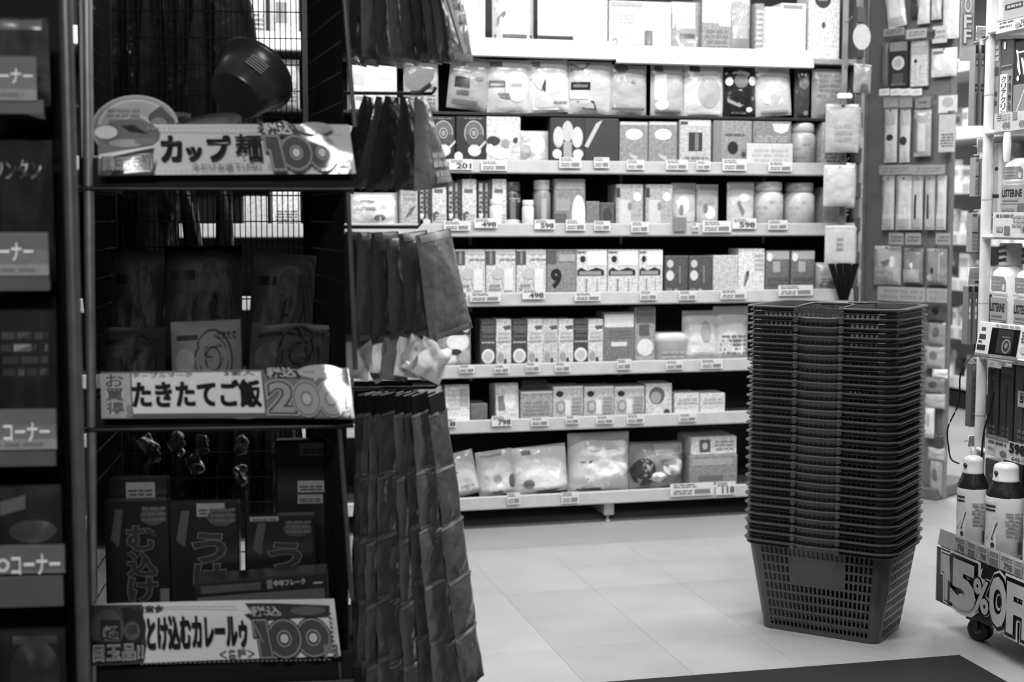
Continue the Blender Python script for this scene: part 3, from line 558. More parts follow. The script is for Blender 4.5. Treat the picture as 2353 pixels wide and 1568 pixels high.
hang(1896, 1964, 518, 605, .76, 'pale square card pack on the clip strip above the baskets', [('l', .35, .3, .6, .7, .6, 3)], rz=-5, mk='paper', t=.012)
hang(1940, 1976, 522, 610, .72, 'slim pale card pack behind the square one above the baskets', rz=35, dy=.03, t=.012, mk='paper')
b = MB(); p = cpt(1938, 690); h = cpt(1938, 606).z - p.z
for k, a in enumerate((-.5, -.2, .12, .42)):
    b.grid([[(a * .02 - .006, -.004 * k, 0), (a * .02 + .006, -.004 * k, 0)], [(a * .11 - .014, -.004 * k, h), (a * .11 + .014, -.004 * k, h)]], mat(.07, 'gloss'), False)
    b.grid([[(a * .02 - .006, .004 - .004 * k, 0), (a * .02 + .006, .004 - .004 * k, 0)], [(a * .11 - .014, .004 - .004 * k, h), (a * .11 + .014, .004 - .004 * k, h)]], mat(.07, 'gloss'), False)
tag(b.obj('strap_bundle', None, T(p.x, YC, p.z)), 'black tapering bundle of straps hanging under the clip strip', 'straps')
for k in range(3):
    b = MB(); b.loft([(0, .012, .01, 2), (.012, .014, .012, 2), (.02, .006, .006, 2)], mat(.95, 'gloss'), 12)
    q = cpt((1931, 1941, 1951)[k], 226, YC - .03)
    tag(b.obj('bright_clip', None, T(q.x, q.y, q.z)), 'small bright white clip, %s of three on the clip strip' % ORD[k], 'clip', 'bright clips')

# ---------------------------------------------------------------- slanted panel display beside the long unit
pr, pl = Vector((3.23, 5.395, 0)), Vector((3.06, 5.665, 0)); pdir = (pr - pl).normalized(); pn = Vector((pdir.y, -pdir.x, 0))   # pn faces the viewer
PANG = math.atan2(pdir.y, pdir.x); P0 = pl - pdir * .06; PW = (pr - P0).length + .01
PM = T(P0.x, P0.y, 0, PANG)
def pxp(x, y, off=.03):
    q = on_p(x, y, P0 + pn * off, pn); return ((q - P0).dot(pdir), q.z)
pt = thing('panel_display', 'slanted hook panel of hanging packs to the right of the long unit', 'display stand', PM)
b = MB(); b.box(0, PW, .0, .02, .05, 2.35, mat(.48, 'plastic'), .003)
for k in range(11):
    z = .1 + k * .2; b.box(.008, PW - .008, -.0008, 0, z, z + .004, mat(.5))
b.obj('panel_board', pt)
b = MB(); b.box(-.01, PW + .01, -.06, .3, 0, .05, mat(.5, 'metal'), .006); b.obj('base_plinth', pt)
for xx in (-.012, PW):
    b = MB(); b.box(xx, xx + .014, -.012, .024, 0, 2.36, mat(.6, 'metal'), .003); b.obj('edge_post', pt)
def pin(x, y):
    a, z = pxp(x, y, .0); b = MB(); b.tube([(a, 0, z), (a, -.048, z + .003), (a, -.054, z + .012)], .0025, mat(.75, 'metal')); b.obj('hook', pt)
def phang(x0, x1, y0, y1, g, desc, ds=(), off=.03, t=.02, mk='film', roll=0, wr=1, kind='pouch', hole=True):
    a0, z0 = pxp(x0, y1, off); a1, z1 = pxp(x1, y0, off); w, h = abs(a1 - a0), z1 - z0; seedc[0] += 1
    M = PM @ T((a0 + a1) / 2, -off, z0)
    if roll: M = turn(M, 'Y', roll)
    if kind == 'pouch': o = pouch('hanging_pack', M, w, h, t, g, ds, seedc[0], False, wr, mk, hole=hole)
    elif kind == 'card':
        b = MB(); b.box(-w / 2, w / 2, 0, .002, 0, h, mat(g)); b.decals(S_flat(w, h), ds); o = b.obj('price_card', None, M)
    else: o = carton('hanging_carton', M, w, t, h, g, ds)
    return tag(o, desc + ' on the slanted panel', {'pouch': 'pack', 'card': 'card'}.get(kind, 'box'), 'packs on the slanted panel')
for x in (2062, 2120, 2152): 
    for y in (-37, 88, 218, 402, 563): pin(x, y)
phang(2042, 2086, -30, 64, .97, 'white leaning pack at the top left', [('r', .1, .05, .9, .25, .8)], roll=-8); phang(2092, 2116, -30, 40, .3, 'dark slim pack at the top')
phang(2108, 2138, -30, 56, .95, 'white slim pack at the top'); phang(2140, 2165, -30, 46, .92, 'small white pack at the top right'); phang(2166, 2206, -30, 90, .98, 'tall white bottle-shaped pack at the top right edge', off=.05)
for i, (x0, x1, y0, y1, gg) in enumerate(((2030, 2078, 62, 84, .62), (2082, 2130, 64, 90, .74), (2128, 2150, 68, 92, .36), (2142, 2176, 58, 100, .84))):
    phang(x0, x1, y0, y1, gg, ('grey', 'pale', 'dark', 'white')[i] + ' header card in the upper row', [('l', .1, .2, .9, .8, gg - .2, 2)], kind='card', off=.06)
phang(2024, 2042, 96, 200, .45, 'grey slim pack beside the black one', [('r', .2, .1, .4, .9, .3)]); phang(2042, 2086, 92, 202, .2, 'black pack with a white round picture', [('r', .02, .78, .98, .98, .6), ('e', .5, .52, .34, .15, .9), ('e', .5, .52, .22, .1, .75), ('r', .2, .08, .8, .3, .36), ('l', .1, .02, .9, .1, .5, 1)], kind='box')
phang(2091, 2132, 92, 200, .88, 'white pack with a small black dot', [('e', .3, .56, .1, .04, .1), ('r', .02, .7, .98, .9, .75), ('r', .28, .08, .32, .5, .7), ('r', .6, .08, .64, .5, .72)], kind='box'); phang(2140, 2200, 108, 178, .94, 'white clear-wrapped pack', [('e', .4, .5, .3, .3, 1), ('r', .05, .8, .5, .9, .5)])
for i, x in enumerate((2020, 2046, 2070, 2094)): phang(x, x + 24, 203, 220, .95, 'white price card, %s in the row under the black pack' % ORD[i], [('l', .2, .2, .8, .8, .8, 1)], kind='card', off=.075)
phang(2030, 2064, 222, 248, .66, 'grey header card above the twin white packs', kind='card', off=.06); phang(2066, 2096, 222, 248, .62, 'grey header card above the twin white packs, right one', kind='card', off=.062); phang(2103, 2138, 222, 249, .58, 'grey header card above the bottle-shaped pack', [('l', .2, .3, .8, .7, .4, 1)], kind='card', off=.06)
phang(2031, 2063, 248, 374, .86, 'long white pack with a dark smudge, left twin', [('e', .5, .46, .28, .06, .2), ('r', .1, .7, .9, .9, .76)], off=.04); phang(2066, 2093, 248, 374, .86, 'long white pack with a dark smudge, right twin', [('e', .45, .4, .36, .08, .25), ('r', .1, .7, .9, .9, .76)], off=.04)
phang(2099, 2141, 250, 360, .74, 'bottle-shaped pack with a white top', [('e', .5, .92, .3, .06, .97), ('r', .3, .1, .75, .7, .88), ('r', .02, .1, .2, .8, .5)], off=.04)
phang(2156, 2200, 218, 260, .9, 'square white card with a grey disc', [('e', .5, .6, .3, .3, .72), ('r', .5, .02, .9, .1, .4)], kind='card', off=.07); phang(2156, 2196, 262, 350, .8, 'pale card at the right edge', [LP], kind='card', off=.07)
for i, x in enumerate((2020, 2095)): phang(x, x + 76, 378, 402, .64, 'grey price strip, %s of two across the middle' % ORD[i], [('l', .1, .2, .9, .8, .55, 2)], kind='card', off=.078)
for i, (x0, x1, gg) in enumerate(((2026, 2056, .86), (2058, 2096, .9), (2094, 2122, .84), (2124, 2150, .8), (2150, 2176, .86))):
    phang(x0, x1, 404, 528, gg, '%s of five long white packs under the grey strips' % ORD[i], [('p', [(.3, .95), (.7, .95), (.9, .1), (.7, .1)], .97), ('r', .1, .04, .9, .2, .76)] + ([('r', .3, .2, .5, .65, .2)] if i in (2, 3) else [('r', .1, .3, .2, .9, .65)]), off=.04)
for i, (x0, x1) in enumerate(((2042, 2076), (2080, 2116), (2150, 2184))): phang(x0, x1, 536, 562, .64, '%s of three grey price cards over the low pouches' % ORD[i], [('l', .1, .2, .9, .8, .45, 2)], kind='card', off=.078)
phang(2008, 2072, 566, 654, .78, 'pale pouch with a white fold, left of the low row', [('p', [(.35, .6), (.7, .68), (.6, .5), (.45, .45)], .5), ('e', .75, .6, .1, .15, 1), ('l', .1, .1, .8, .4, .68, 2)], t=.05); phang(2075, 2122, 570, 652, .6, 'grey pouch with a bright crinkle, middle of the low row', [('p', [(.45, .55), (.6, .4), (.5, .25), (.7, .1), (.75, .4), (.55, .6)], 1), ('r', .05, .05, .9, .4, .8)], t=.05)
phang(2128, 2178, 572, 655, .6, 'grey spotted pouch, right of the low row', [('e', .4, .4, .08, .08, .2), ('e', .25, .2, .15, .1, .9), ('r', .7, .1, .75, .9, .8)], t=.05)
phang(2016, 2126, 662, 690, .68, 'long grey price strip above the baskets', [('l', .05, .1, .95, .9, .6, 2)], kind='card', off=.085); phang(2128, 2176, 664, 694, .66, 'short grey price strip above the low cartons', [('l', .1, .1, .9, .9, .6, 2)], kind='card', off=.085)
for i, (x0, x1, y0, y1, gg, nm) in enumerate(((2130, 2176, 700, 740, .36, 'dark mottled pack'), (2132, 2174, 742, 796, .62, 'grey mottled pack'), (2124, 2172, 798, 846, .72, 'pale pack with a dark mark'), (2142, 2178, 850, 868, 1.0, 'bright white cap-like pack'), (2122, 2172, 870, 904, .56, 'grey pack under the bright one'),
                                             (2124, 2172, 906, 936, .78, 'pale card-like pack'), (2124, 2148, 938, 1006, .95, 'white bottle-like pack'), (2144, 2168, 1000, 1030, .3, 'small black pack'), (2132, 2172, 1032, 1056, .76, 'pale low price card pack'), (2136, 2166, 1060, 1136, .66, 'lowest grey pack'))):
    phang(x0, x1, y0, y1, gg, nm + ', %s down the lower column' % ORD[i], [('e', .5, .6, .2, .2, gg - .2), ('r', .1, .05, .9, .15, gg - .15)] if y1 - y0 > 30 else (), off=.035, t=.03, hole=False)

# ---------------------------------------------------------------- shelves of the far aisle
XF = 4.84
FM = Matrix(((0, 1, 0, XF), (-1, 0, 0, 9.2), (0, 0, 1, 0), (0, 0, 0, 1)))                # local x runs toward the street, local y into the unit
def fpx(x, y, t=0.0):
    q = on_x(x, y, XF + t); return (9.2 - q.y, q.z)
fz = [fpx(2236, y)[1] for y in (317, 444, 563, 670, 783)]
ft = thing('far_shelving_unit', 'white shelving unit along the far right aisle, partly behind the cart', 'shelf', FM)
b = MB(); b.box(0, 3.4, .42, .44, 0, 2.3, mat(.6)); b.obj('back_panel', ft)
b = MB(); b.box(0, 3.4, .06, .42, 0, .1, mat(.06)); b.obj('kick_plate', ft)
for k, z in enumerate([.14] + fz[::-1] + [2.1]):
    b = MB(); b.box(0, 3.4, 0, .42, z, z + .02, mat(.85)); sh = b.obj('shelf_board', ft)
    b = MB(); b.box(0, 3.4, -.012, 0, z - .004, z + .075, mat(.9, 'gloss'), .004)
    rr = random.Random(k)
    for q in range(26): b.box(q * .13 + .02, q * .13 + .02 + .04 + .05 * rr.random(), -.0135, -.012, z + .01, z + .06, mat(rr.choice((.7, .95, .8))))
    b.obj('price_rail', sh)
levels = [.14] + fz[::-1]
rr = random.Random(11); n = 0
LV = ('lowest', 'second lowest', 'middle', 'third', 'second', 'upper')
for li, z in enumerate(levels):
    x = 1.0 + rr.random() * .03; i = 0
    while x < 2.75:
        w = .05 + rr.random() * .06; h = .13 + rr.random() * .09; gg = rr.choice((.25, .5, .65, .8, .9, .95, .75)); lab = '%s product on the %s far aisle shelf, %s from the back' % ({.25: 'dark', .5: 'mid grey', .65: 'light grey', .8: 'pale', .9: 'white', .95: 'bright white', .75: 'dull pale'}[gg], LV[li], ORD[i] if i < 20 else 'last')
        M = FM @ T(x + w / 2, .03, z + .0205); ds = [('r', .1, .6, .9, .85, max(gg - .25, .1)), ('e', .5, .35, .3, .18, min(gg + .2, 1)), ('l', .1, .05, .9, .2, .4, 2)]
        o = carton('shelf_carton', M, w, .1, h, gg, ds) if rr.random() < .6 else pouch('shelf_pouch', M @ Matrix.Translation((0, .03, 0)), w, h, .05, gg, ds, n, True)
        tag(o, lab, 'package', 'products on the far aisle shelves'); x += w + .012 + .02 * rr.random(); n += 1; i += 1

# ---------------------------------------------------------------- OFF banner hung from the ceiling
YB = 4.55
p0, p1 = on_y(2205, 140, YB), on_y(2243, -110, YB); w, h = p1.x - p0.x, p1.z - p0.z
t = thing('hanging_banner', 'narrow grey banner with vertical letters OFF hanging above the cart', 'banner', T((p0.x + p1.x) / 2, YB, p0.z))
b = MB(); b.box(-w / 2, w / 2, 0, .003, 0, h, mat(.62), .001); S = S_flat(w, h)
vy = lambda y: (140 - y) / 250
ds = [('r', .06, vy(104), .94, vy(-60), .55)]
for ch, ya, yb in (('O', 28, -6), ('F', 66, 34), ('F', 98, 68)):
    for e, gg in ((.05, .3), (.0, .76)): ds.append(('t', ch, .26, vy(ya), .76, vy(yb), gg, .02 + e, 1))
b.decals(S, ds); b.obj('banner_sheet', t)
for sx in (-1, 1):
    b = MB(); b.tube([(sx * w * .4, .0015, h - .005), (sx * w * .4, .0015, 2.795 - p0.z)], .0012, mat(.8)); b.obj('cord', t)
# ---------------------------------------------------------------- wheeled cart on the right
XC, YC0 = 2.22, 3.70
CM = Matrix(((0, 1, 0, XC), (-1, 0, 0, YC0), (0, 0, 1, 0), (0, 0, 0, 1)))                # local x toward the street, y into the cart
def cpx(x, y, t=0.0):
    q = on_x(x, y, XC + t); return (YC0 - q.y, q.z)
LC = .78
ct = thing('sale_cart', 'white wheeled sales cart with open shelves at the right edge', 'cart', CM)
wm = mat(.9, 'gloss')
ZT = cpx(2300, 1300)[1]; ztray = .252
b = MB(); b.box(0, LC, .004, .5, ztray - .02, ztray, mat(.5), .003); b.obj('tray', ct)
b = MB(); s0_, z0_ = cpx(2180, 1268); 
b.grid([[(0, -.004, ztray - .012), (LC, -.004, ztray - .012)], [(0, .004, ztray + .034), (LC, .004, ztray + .034)], [(0, .008, ztray + .034), (LC, .008, ztray + .034)]], mat(.66, 'gloss'), False); lip = b.obj('tray_lip', ct)
for x0, x1, tx in ((2196, 2222, '798'), (2226, 2246, None), (2250, 2272, '798'), (2276, 2300, None), (2302, 2334, '798'), (2336, 2352, None), (2362, 2384, '798')):
    sa, sb = cpx(x0, 1290)[0], cpx(x1, 1290)[0]
    b = MB(); b.box(sa, sb, -.006, -.0035, ztray - .008, ztray + .034, mat(.76))
    S = lambda u, v, o, a=sa, c=sb: (a + (c - a) * u, -.006 - o, ztray - .008 + .042 * v)
    b.decals(S, [('l', .1, .62, .9, .95, .5, 2), ('t', tx, .3, .1, .9, .55, .4, .03) if tx else ('r', .1, .1, .9, .5, .5)]); b.obj('price_card', ct)
# posts and casters
def post(x, y, name='post'):
    b = MB(); b.tube([(x, y, .14), (x, y, 2.1)], .0155, wm, 16)
    for z in (.3, .62, .95, 1.25, 1.55, 1.85): b.tube([(x, y, z), (x, y, z + .004)], .0162, mat(.75), 16)
    return b.obj(name, ct)
ps, _z = cpx(2266, 500, .12)
for x in (ps, LC - .06):
    for y in (.12, .44): post(x, y)
ws, wz = cpx(2240, 1440, .012)
for x, y in ((ws, .03), (LC - .08, .03), (ws, .46), (LC - .08, .46)):
    c = MB(); c.box(x - .02, x + .02, y - .022, y + .022, .086, .1, mat(.2), .002)
    for s in (-1, 1): c.box(x - .018, x + .018, y + s * .021 - .002, y + s * .021 + .002, .03, .09, mat(.14), .001)
    cas = c.obj('caster', ct)
    w_ = MB(); w_.loft([(-.016, .024, .024, 2), (-.014, .033, .033, 2), (.014, .033, .033, 2), (.016, .024, .024, 2)], mat(.1, 'plastic'), 28)
    w_.loft([(-.0175, .012, .012, 2), (.0175, .012, .012, 2)], mat(.4, 'metal'), 16)
    wo = w_.obj('wheel', cas); wo.matrix_local = T(x, y, .0335) @ Matrix.Rotation(math.pi / 2, 4, 'X') @ Matrix.Rotation(.5, 4, 'Y')
    l = MB(); l.box(x - .06, x - .018, y - .012, y + .012, .05, .056, mat(.2), .002); l.obj('brake_lever', cas)
b = MB(); b.box(.02, LC, .02, .48, .1, .232, mat(.2), .004); b.obj('base_box', ct)
# shelves of the cart
zc = {k: cpx(2312, y, .105)[1] for k, y in dict(a=1056, b=834, c=550, d=306, e=70).items()}
for k, z in zc.items():
    b = MB(); b.box(ps + .016, LC, .108, .5, z, z + .012, wm if k != 'a' else mat(.6), .003)
    sh = b.obj('cart_shelf', ct)
    b = MB(); b.tube([(ps + .012, .106, z + .006), (LC, .106, z + .006)], .007, wm, 8); b.obj('shelf_edge', sh)
b = MB(); b.box(.0, LC, .47, .475, .3, 2.05, mat(.3)); b.obj('back_panel', ct)
b = MB(); b.box(ps + .03, LC, .2, .203, zc['a'] + .01, zc['b'], mat(.16)); b.obj('inner_panel', ct)
def rail_card(x0, x1, y0, y1, g, ds, t=.094, name='price_card', tilt=0):
    sa, zb = cpx(x0, y1, t); sb = cpx(x1, y1, t)[0]; zt = cpx(x0, y0, t)[1]
    b = MB(); w, h = sb - sa, zt - zb; b.box(-w / 2, w / 2, 0, .002, 0, h, mat(g)); b.decals(S_flat(w, h), ds, base=.0008); o = b.obj(name, ct)
    o.matrix_local = turn(T((sa + sb) / 2, t, zb), 'X', tilt); return o
# the price strips (scaled from the near end of each strip)
rail_card(2288, 2362, 48, 78, .93, [('l', .06, .6, .55, .85, .35, 1), ('l', .08, .3, .5, .55, .35, 1), ('e', .68, .3, .09, .22, .5), ('r', .0, .9, 1, 1.05, .6), ('t', '298', .75, .1, .98, .7, .2, .03)], tilt=-8)
rail_card(2284, 2362, 262, 304, .74, [('r', .08, .66, .22, .98, .5), ('r', .55, .55, .68, .98, .5), ('t', '498', .25, .1, .48, .5, .45, .02), ('t', '498', .74, .1, .98, .5, .45, .02), ('l', .06, .6, .5, .95, .66, 3)])
rail_card(2280, 2362, 488, 545, .82, [('l', .08, .75, .6, .95, .4, 1), ('r', .12, .2, .3, .42, .5), ('r', .34, .1, .5, .45, .45), ('t', '798', .14, .22, .29, .4, .75, .02), ('l', .55, .4, .95, .9, .6, 3), ('t', '198', .82, .18, .98, .4, .2, .03)])
rail_card(2264, 2362, 1000, 1044, .82, [('l', .04, .62, .5, .86, .35, 1), ('r', .0, .92, .55, 1.12, .5), ('t', '(税込)', .06, .3, .2, .48, .2, .02), ('e', .44, .28, .08, .16, .45), ('t', '598', .58, .42, .96, .96, .1, .05), ('t', '645', .64, .06, .84, .28, .3, .04), ('t', '円', .88, .06, .96, .26, .3, .02)])
rail_card(2338, 2372, 898, 934, .8, [('t', '598', .15, .25, .95, .75, .15, .05), ('l', .1, .8, .9, .95, .4, 1)], t=.13)
# 15% OFF board under the tray
def sx(x, y): return cpx(x, y)[0]
t = thing('sale_sign', 'dark board with big outlined 15%OFF letters on the front of the cart', 'sign', CM @ T(0, -.008, .073))
SW, SH = .62, .162
b = MB(); b.box(.002, SW, 0, .004, 0, SH, mat(.15, 'gloss'), .0015)
S = lambda u, v, o: (u, -o, v * SH)
ds = [('r', .004, .02, .012, .98, .4)]
star = [(.2085 + (.034 if q % 2 else .062) * math.sin(q * math.pi / 9) * .95, .70 + (.15 if q % 2 else .34) * math.cos(q * math.pi / 9)) for q in range(18)]
ds.append(('p', star, .86))
GL = []
for ch, xa, ya, xb in (('1', 2169, 1330, 2194), ('5', 2200, 1340, 2246), ('%', 2249, 1350, 2282), ('O', 2287, 1370, 2322), ('F', 2329, 1380, 2358), ('F', 2366, 1390, 2396)):
    GL.append((ch, sx(xa, ya), sx(xb, ya)))
b.decals(S, ds, 'gloss')
ds1 = [('1', GL[0][1] + .004, .1, GL[0][2], .92, .8, .05, .98)]; GL = GL[1:]; b.decals(S, ds1, 'gloss', 1, .0024)
for e, gg, k in ((.15, .95, 0), (.115, .06, 1), (.055, .8, 2)):
    b.decals(S, [('t', ch, a, .2 if ch in '%' else .13, c, .88 if ch != '%' else .74, gg, e if ch not in '%' else e * .55, 1) for ch, a, c in GL], 'gloss', 1, .0024 + k * .0022)
b.obj('sign_board', t)
# spray bottles on the tray
def spray(x0, x1, ybase, ytop, yneck, label, dep):
    z0 = ztray + .001; d = ray((x0 + x1) / 2, ybase); X = XC + dep; P = on_x((x0 + x1) / 2, ybase, X); Q = on_x(x0, ybase, X)
    dist = (P - EYEV).dot(FW); w = (x1 - x0) / FPX * dist; h = on_x((x0 + x1) / 2, ytop, X).z - z0; hn = on_x((x0 + x1) / 2, yneck, X).z - z0
    M = T(P.x, P.y, z0, math.radians(-34)); r = w / 2; t = thing('spray_bottle', label, 'bottle', M, 'spray bottles on the tray')
    hb = hn - .045
    b = MB(); b.loft([(0, r * .92, r * .92, 3), (.005, r, r, 3), (hb, r, r, 3), (hb + .004, r * .98, r * .98, 3)], mat(.97, 'gloss'), 36); 
    S = lambda u, v, o: ((r + o) * math.copysign(abs(math.sin((u - .5) * math.pi)) ** .67, u - .5), -(r + o) * abs(math.cos((u - .5) * math.pi)) ** .67, v * hb)
    b.decals(S, [('r', .1, .0, .42, .94, .96), ('p', [(.12, .78), (.38, .7), (.3, .42), (.22, .3), (.12, .5)], .22), ('r', .12, .86, .4, .9, .3), ('r', .12, .8, .4, .83, .18), ('p', [(.42, .62), (.44, .62), (.34, .32), (.32, .32)], .4), ('e', .36, .24, .04, .04, .25), ('e', .36, .34, .015, .015, .2), ('r', .14, .1, .36, .16, .45), ('r', .68, .1, .78, .3, .35), ('l', .5, .4, .8, .8, .68, 6)], 'gloss', 5, .0008); b.obj('bottle_body', t)
    c = MB(); c.loft([(hb + .003, r * .99, r * .99, 2.6), (hb + .012, r * 1.0, r * 1.0, 2.4), (hn - .012, r * .78, r * .78, 2), (hn, r * .7, r * .7, 2)], mat(.16, 'gloss'), 30); c.obj('shoulder_collar', t)
    c = MB(); r2 = r * .66
    c.loft([(hn, r2, r2, 2.2), (hn + .003, r2 * 1.08, r2 * 1.08, 2.2), (hn + .006, r2, r2, 2.2), (h - .014, r2 * .98, r2 * .98, 2.2), (h - .005, r2 * .9, r2 * .9, 2), (h, r2 * .6, r2 * .6, 2)], mat(.93, 'gloss'), 28); cap = c.obj('spray_cap', t)
    c = MB(); c.loft([(0, .007, .007, 2), (.004, .007, .007, 2), (.0041, .004, .004, 2), (.007, .004, .004, 2)], mat(.3), 14); n = c.obj('nozzle', cap)
    n.matrix_local = T(-r2 * .7, -r2 * .66, hn + (h - hn) * .5, math.radians(-45)) @ Matrix.Rotation(math.pi / 2, 4, 'X')
spray(2198, 2266, 1238, 1047, 1086, 'white spray bottle with dark triangle label, at the far end of the cart tray', .06)
spray(2264, 2350, 1256, 1063, 1104, 'white spray bottle with barcode label, nearer one on the cart tray', .07)
spray(2352, 2434, 1275, 1070, 1112, 'white spray bottle cut by the right edge of the picture', .074)
def cbox(name, x0, x1, y0, zbase, g, label, ds=(), t=.12, d=.08, kind='gloss', grp=None, cat='box', pouchy=False):
    ym = y0 + 40; sa, sb = cpx(x0, ym, t)[0], cpx(x1, ym, t)[0]; h = cpx((x0 + x1) / 2, y0, t)[1] - zbase; seedc[0] += 1
    M = CM @ T((sa + sb) / 2, t, zbase + .0008)
    o = pouch(name, M @ Matrix.Translation((0, d / 2, 0)), sb - sa, h, d, g, ds, seedc[0], False) if pouchy else carton(name, M, sb - sa, d, h, g, ds, kind)
    return tag(o, label, cat, grp)
for i, (x0, x1) in enumerate(((2262, 2300), (2304, 2350))):
    cbox('refill_pack', x0, x1, 1058 - i * 4, ztray, (.22, .26)[i], ('dark', 'dark grey')[i] + ' refill pack behind the spray bottles, %s from the far end' % ORD[i], [('e', .5, .8, .2, .04, .5), ('l', .1, .3, .9, .7, .4, 5)], t=.165, d=.05, grp='refill packs', cat='pack')
for i, (x0, x1, gg) in enumerate(((2268, 2296, .22), (2298, 2330, .16), (2332, 2372, .24))):
    cbox('dark_pack', x0, x1, 846, zc['a'] + .012, gg, ('dark hair colour style carton in the cart, %s from the post' % ORD[i]).replace('hair colour style ', 'upright '), [('r', .1, .85, .9, .92, gg + .1), ('l', .2, .1, .8, .3, gg + .2, 3), ('r', .48, .05, .52, .8, gg - .08)], t=.14, d=.05, grp='dark cartons in the cart')
# mouthwash bottles
def mouthwash(x0, x1, ysh, zbase, label, ycap, gcap, stripes=False, dep=.125):
    sa, sb = cpx(x0, ysh, dep)[0], cpx(x1, ysh, dep)[0]; w = sb - sa; zs = cpx((x0 + x1) / 2, ysh, dep)[1] - zbase; zt = cpx((x0 + x1) / 2, ycap, dep)[1] - zbase
    t = thing('mouthwash_bottle', label, 'bottle', CM @ T((sa + sb) / 2, dep + w * .32, zbase + .001), 'mouthwash bottles on the cart')
    rx, ry = w / 2, w * .32
    b = MB(); b.loft([(0, rx * .9, ry * .9, 4), (.008, rx, ry, 4), (zs - .025, rx, ry, 4), (zs - .012, rx * .92, ry * .95, 4), (zs, rx * .55, ry * .8, 3), (zs + .008, rx * .42, ry * .7, 2)], mat(.94, 'gloss'), 36)
    S = lambda u, v, o: ((u - .5) * w * .86, -ry - o, v * zs)
    b.decals(S, [('p', [(.04, .06), (.86, .06), (.94, .12), (.94, .66), (.04, .66)], .62), ('r', .04, .4, .94, .41, .4), ('t', 'LISTERINE', .05, .5, .84, .6, .12, .03), ('r', .1, .44, .7, .46, .45), ('p', [(.6, .08), (.92, .08), (.92, .4), (.7, .4)], .4), ('e', .8, .24, .08, .07, .15), ('e', .78, .14, .08, .04, .85), ('l', .08, .12, .55, .36, .5, 4)], 'gloss', 1, .001)
    b.decals(S, [('p', [(.06, .74), (.84, .74), (.84, .86), (.74, .9), (.06, .9)], .55), ('e', .74, .78, .07, .04, .85), ('l', .1, .78, .6, .86, .66, 2), ('r', .0, .69, 1, .71, .72)], 'gloss', 1, .001); b.obj('bottle_body', t)
    c = MB(); c.loft([(zs + .006, rx * .5, ry * .85, 3.4), (zs + .01, rx * .52, ry * .88, 3.4), (zt - .004, rx * .5, ry * .85, 3.4), (zt, rx * .44, ry * .8, 3.4)], mat(gcap, 'gloss'), 26)
    if stripes:
        S2 = lambda u, v, o: ((u - .5) * w * .46, -ry * .88 - o, zs + .008 + v * (zt - zs - .01))
        c.decals(S2, [('p', [(0, .1 + .3 * k), (1, .22 + .3 * k), (1, .36 + .3 * k), (0, .24 + .3 * k)], .05) for k in range(3)], 'gloss', 1, .001)
    c.obj('bottle_cap', t)
mouthwash(2298, 2366, 366, zc['d'] - .0 if 0 else zc['c'] + .012, 'white mouthwash bottle with dark square cap on the upper cart shelf', 326, .28)
mouthwash(2274, 2322, 616, zc['b'] + .012, 'white mouthwash bottle behind the small screen, beside the cart post', 560, .8, True)
mouthwash(2326, 2392, 620, zc['b'] + .012, 'white mouthwash bottle behind the small screen, at the picture edge', 562, .8, True)
cbox('dental_carton', 2282, 2300, 330, zc['c'] + .012, .8, 'narrow pale carton between the cart post and the upper mouthwash', [('r', .1, .4, .9, .44, .2), ('r', .1, .2, .9, .23, .3), ('e', .5, .72, .2, .02, .15), ('r', .1, .05, .9, .18, .45)], t=.14, d=.05)
b = MB(); sa = cpx(2314, 340, .09)[0]; z1, z2 = cpx(2314, 372, .09)[1], cpx(2314, 304, .09)[1]
b.loft([(0, .008, .006, 2.4), (.01, .011, .008, 2.4), ((z2 - z1) * .6, .015, .009, 2.4), (z2 - z1 - .004, .011, .008, 2.4), (z2 - z1, .009, .006, 2.4)], mat(.97, 'gloss'), 20)
tag(b.obj('hanging_tube', None, CM @ T(sa, .09, z1)), 'small white tube hanging from the upper cart shelf', 'tube')
# cartons above
for i, (x0, x1, gg, tt) in enumerate(((2284, 2298, .5, 'grey narrow printed carton beside the upper cart post'), (2300, 2330, .28, 'dark upright carton with a white logo flourish'), (2332, 2382, .12, 'black carton with white handwriting strokes on the cart'))):
    ds = [[('r', .1, .6, .9, .7, .25), ('e', .5, .4, .2, .03, .2), ('e', .5, .3, .2, .03, .2), ('l', .1, .75, .9, .95, .7, 3)],
          [('r', .05, .04, .95, .66, .5), ('p', [(.0, .1), (.55, .1), (.55, .62), (.0, .62)], .82), ('w', 'クリアクリン', .12, .14, .46, .6, .2, .02), ('w', '薬用歯み', .66, .2, .86, .6, .22, .02), ('r', .1, .7, .9, .72, .5), ('r', .25, .9, .4, .98, .9)],
          [('p', [(.05, .9), (.14, .9), (.3, .62), (.24, .6), (.12, .72), (.14, .8)], .95), ('p', [(.3, .8), (.4, .8), (.52, .64), (.7, .66), (.7, .62), (.45, .6)], .95), ('r', .1, .86, .7, .88, .95), ('r', .0, .0, 1, .5, .5), ('p', [(.05, .12), (.1, .12), (.6, .48), (.56, .48)], .8), ('e', .2, .57, .06, .03, .9)]][i]
    cbox('hanging_carton', x0, x1, 92, zc['d'] + .013, gg, tt, ds, t=.125, d=.05)
cbox('white_carton', 2287, 2302, -40, zc['e'] + .013, .97, 'white upright carton at the top of the cart', t=.13)
cbox('device_carton', 2307, 2370, -30, zc['e'] + .013, .6, 'grey carton with a dark print on the top of the cart', [('r', .05, .45, .7, .6, .15), ('l', .1, .47, .65, .58, .6, 1), ('r', .0, .0, 1, .12, .42)], t=.13)
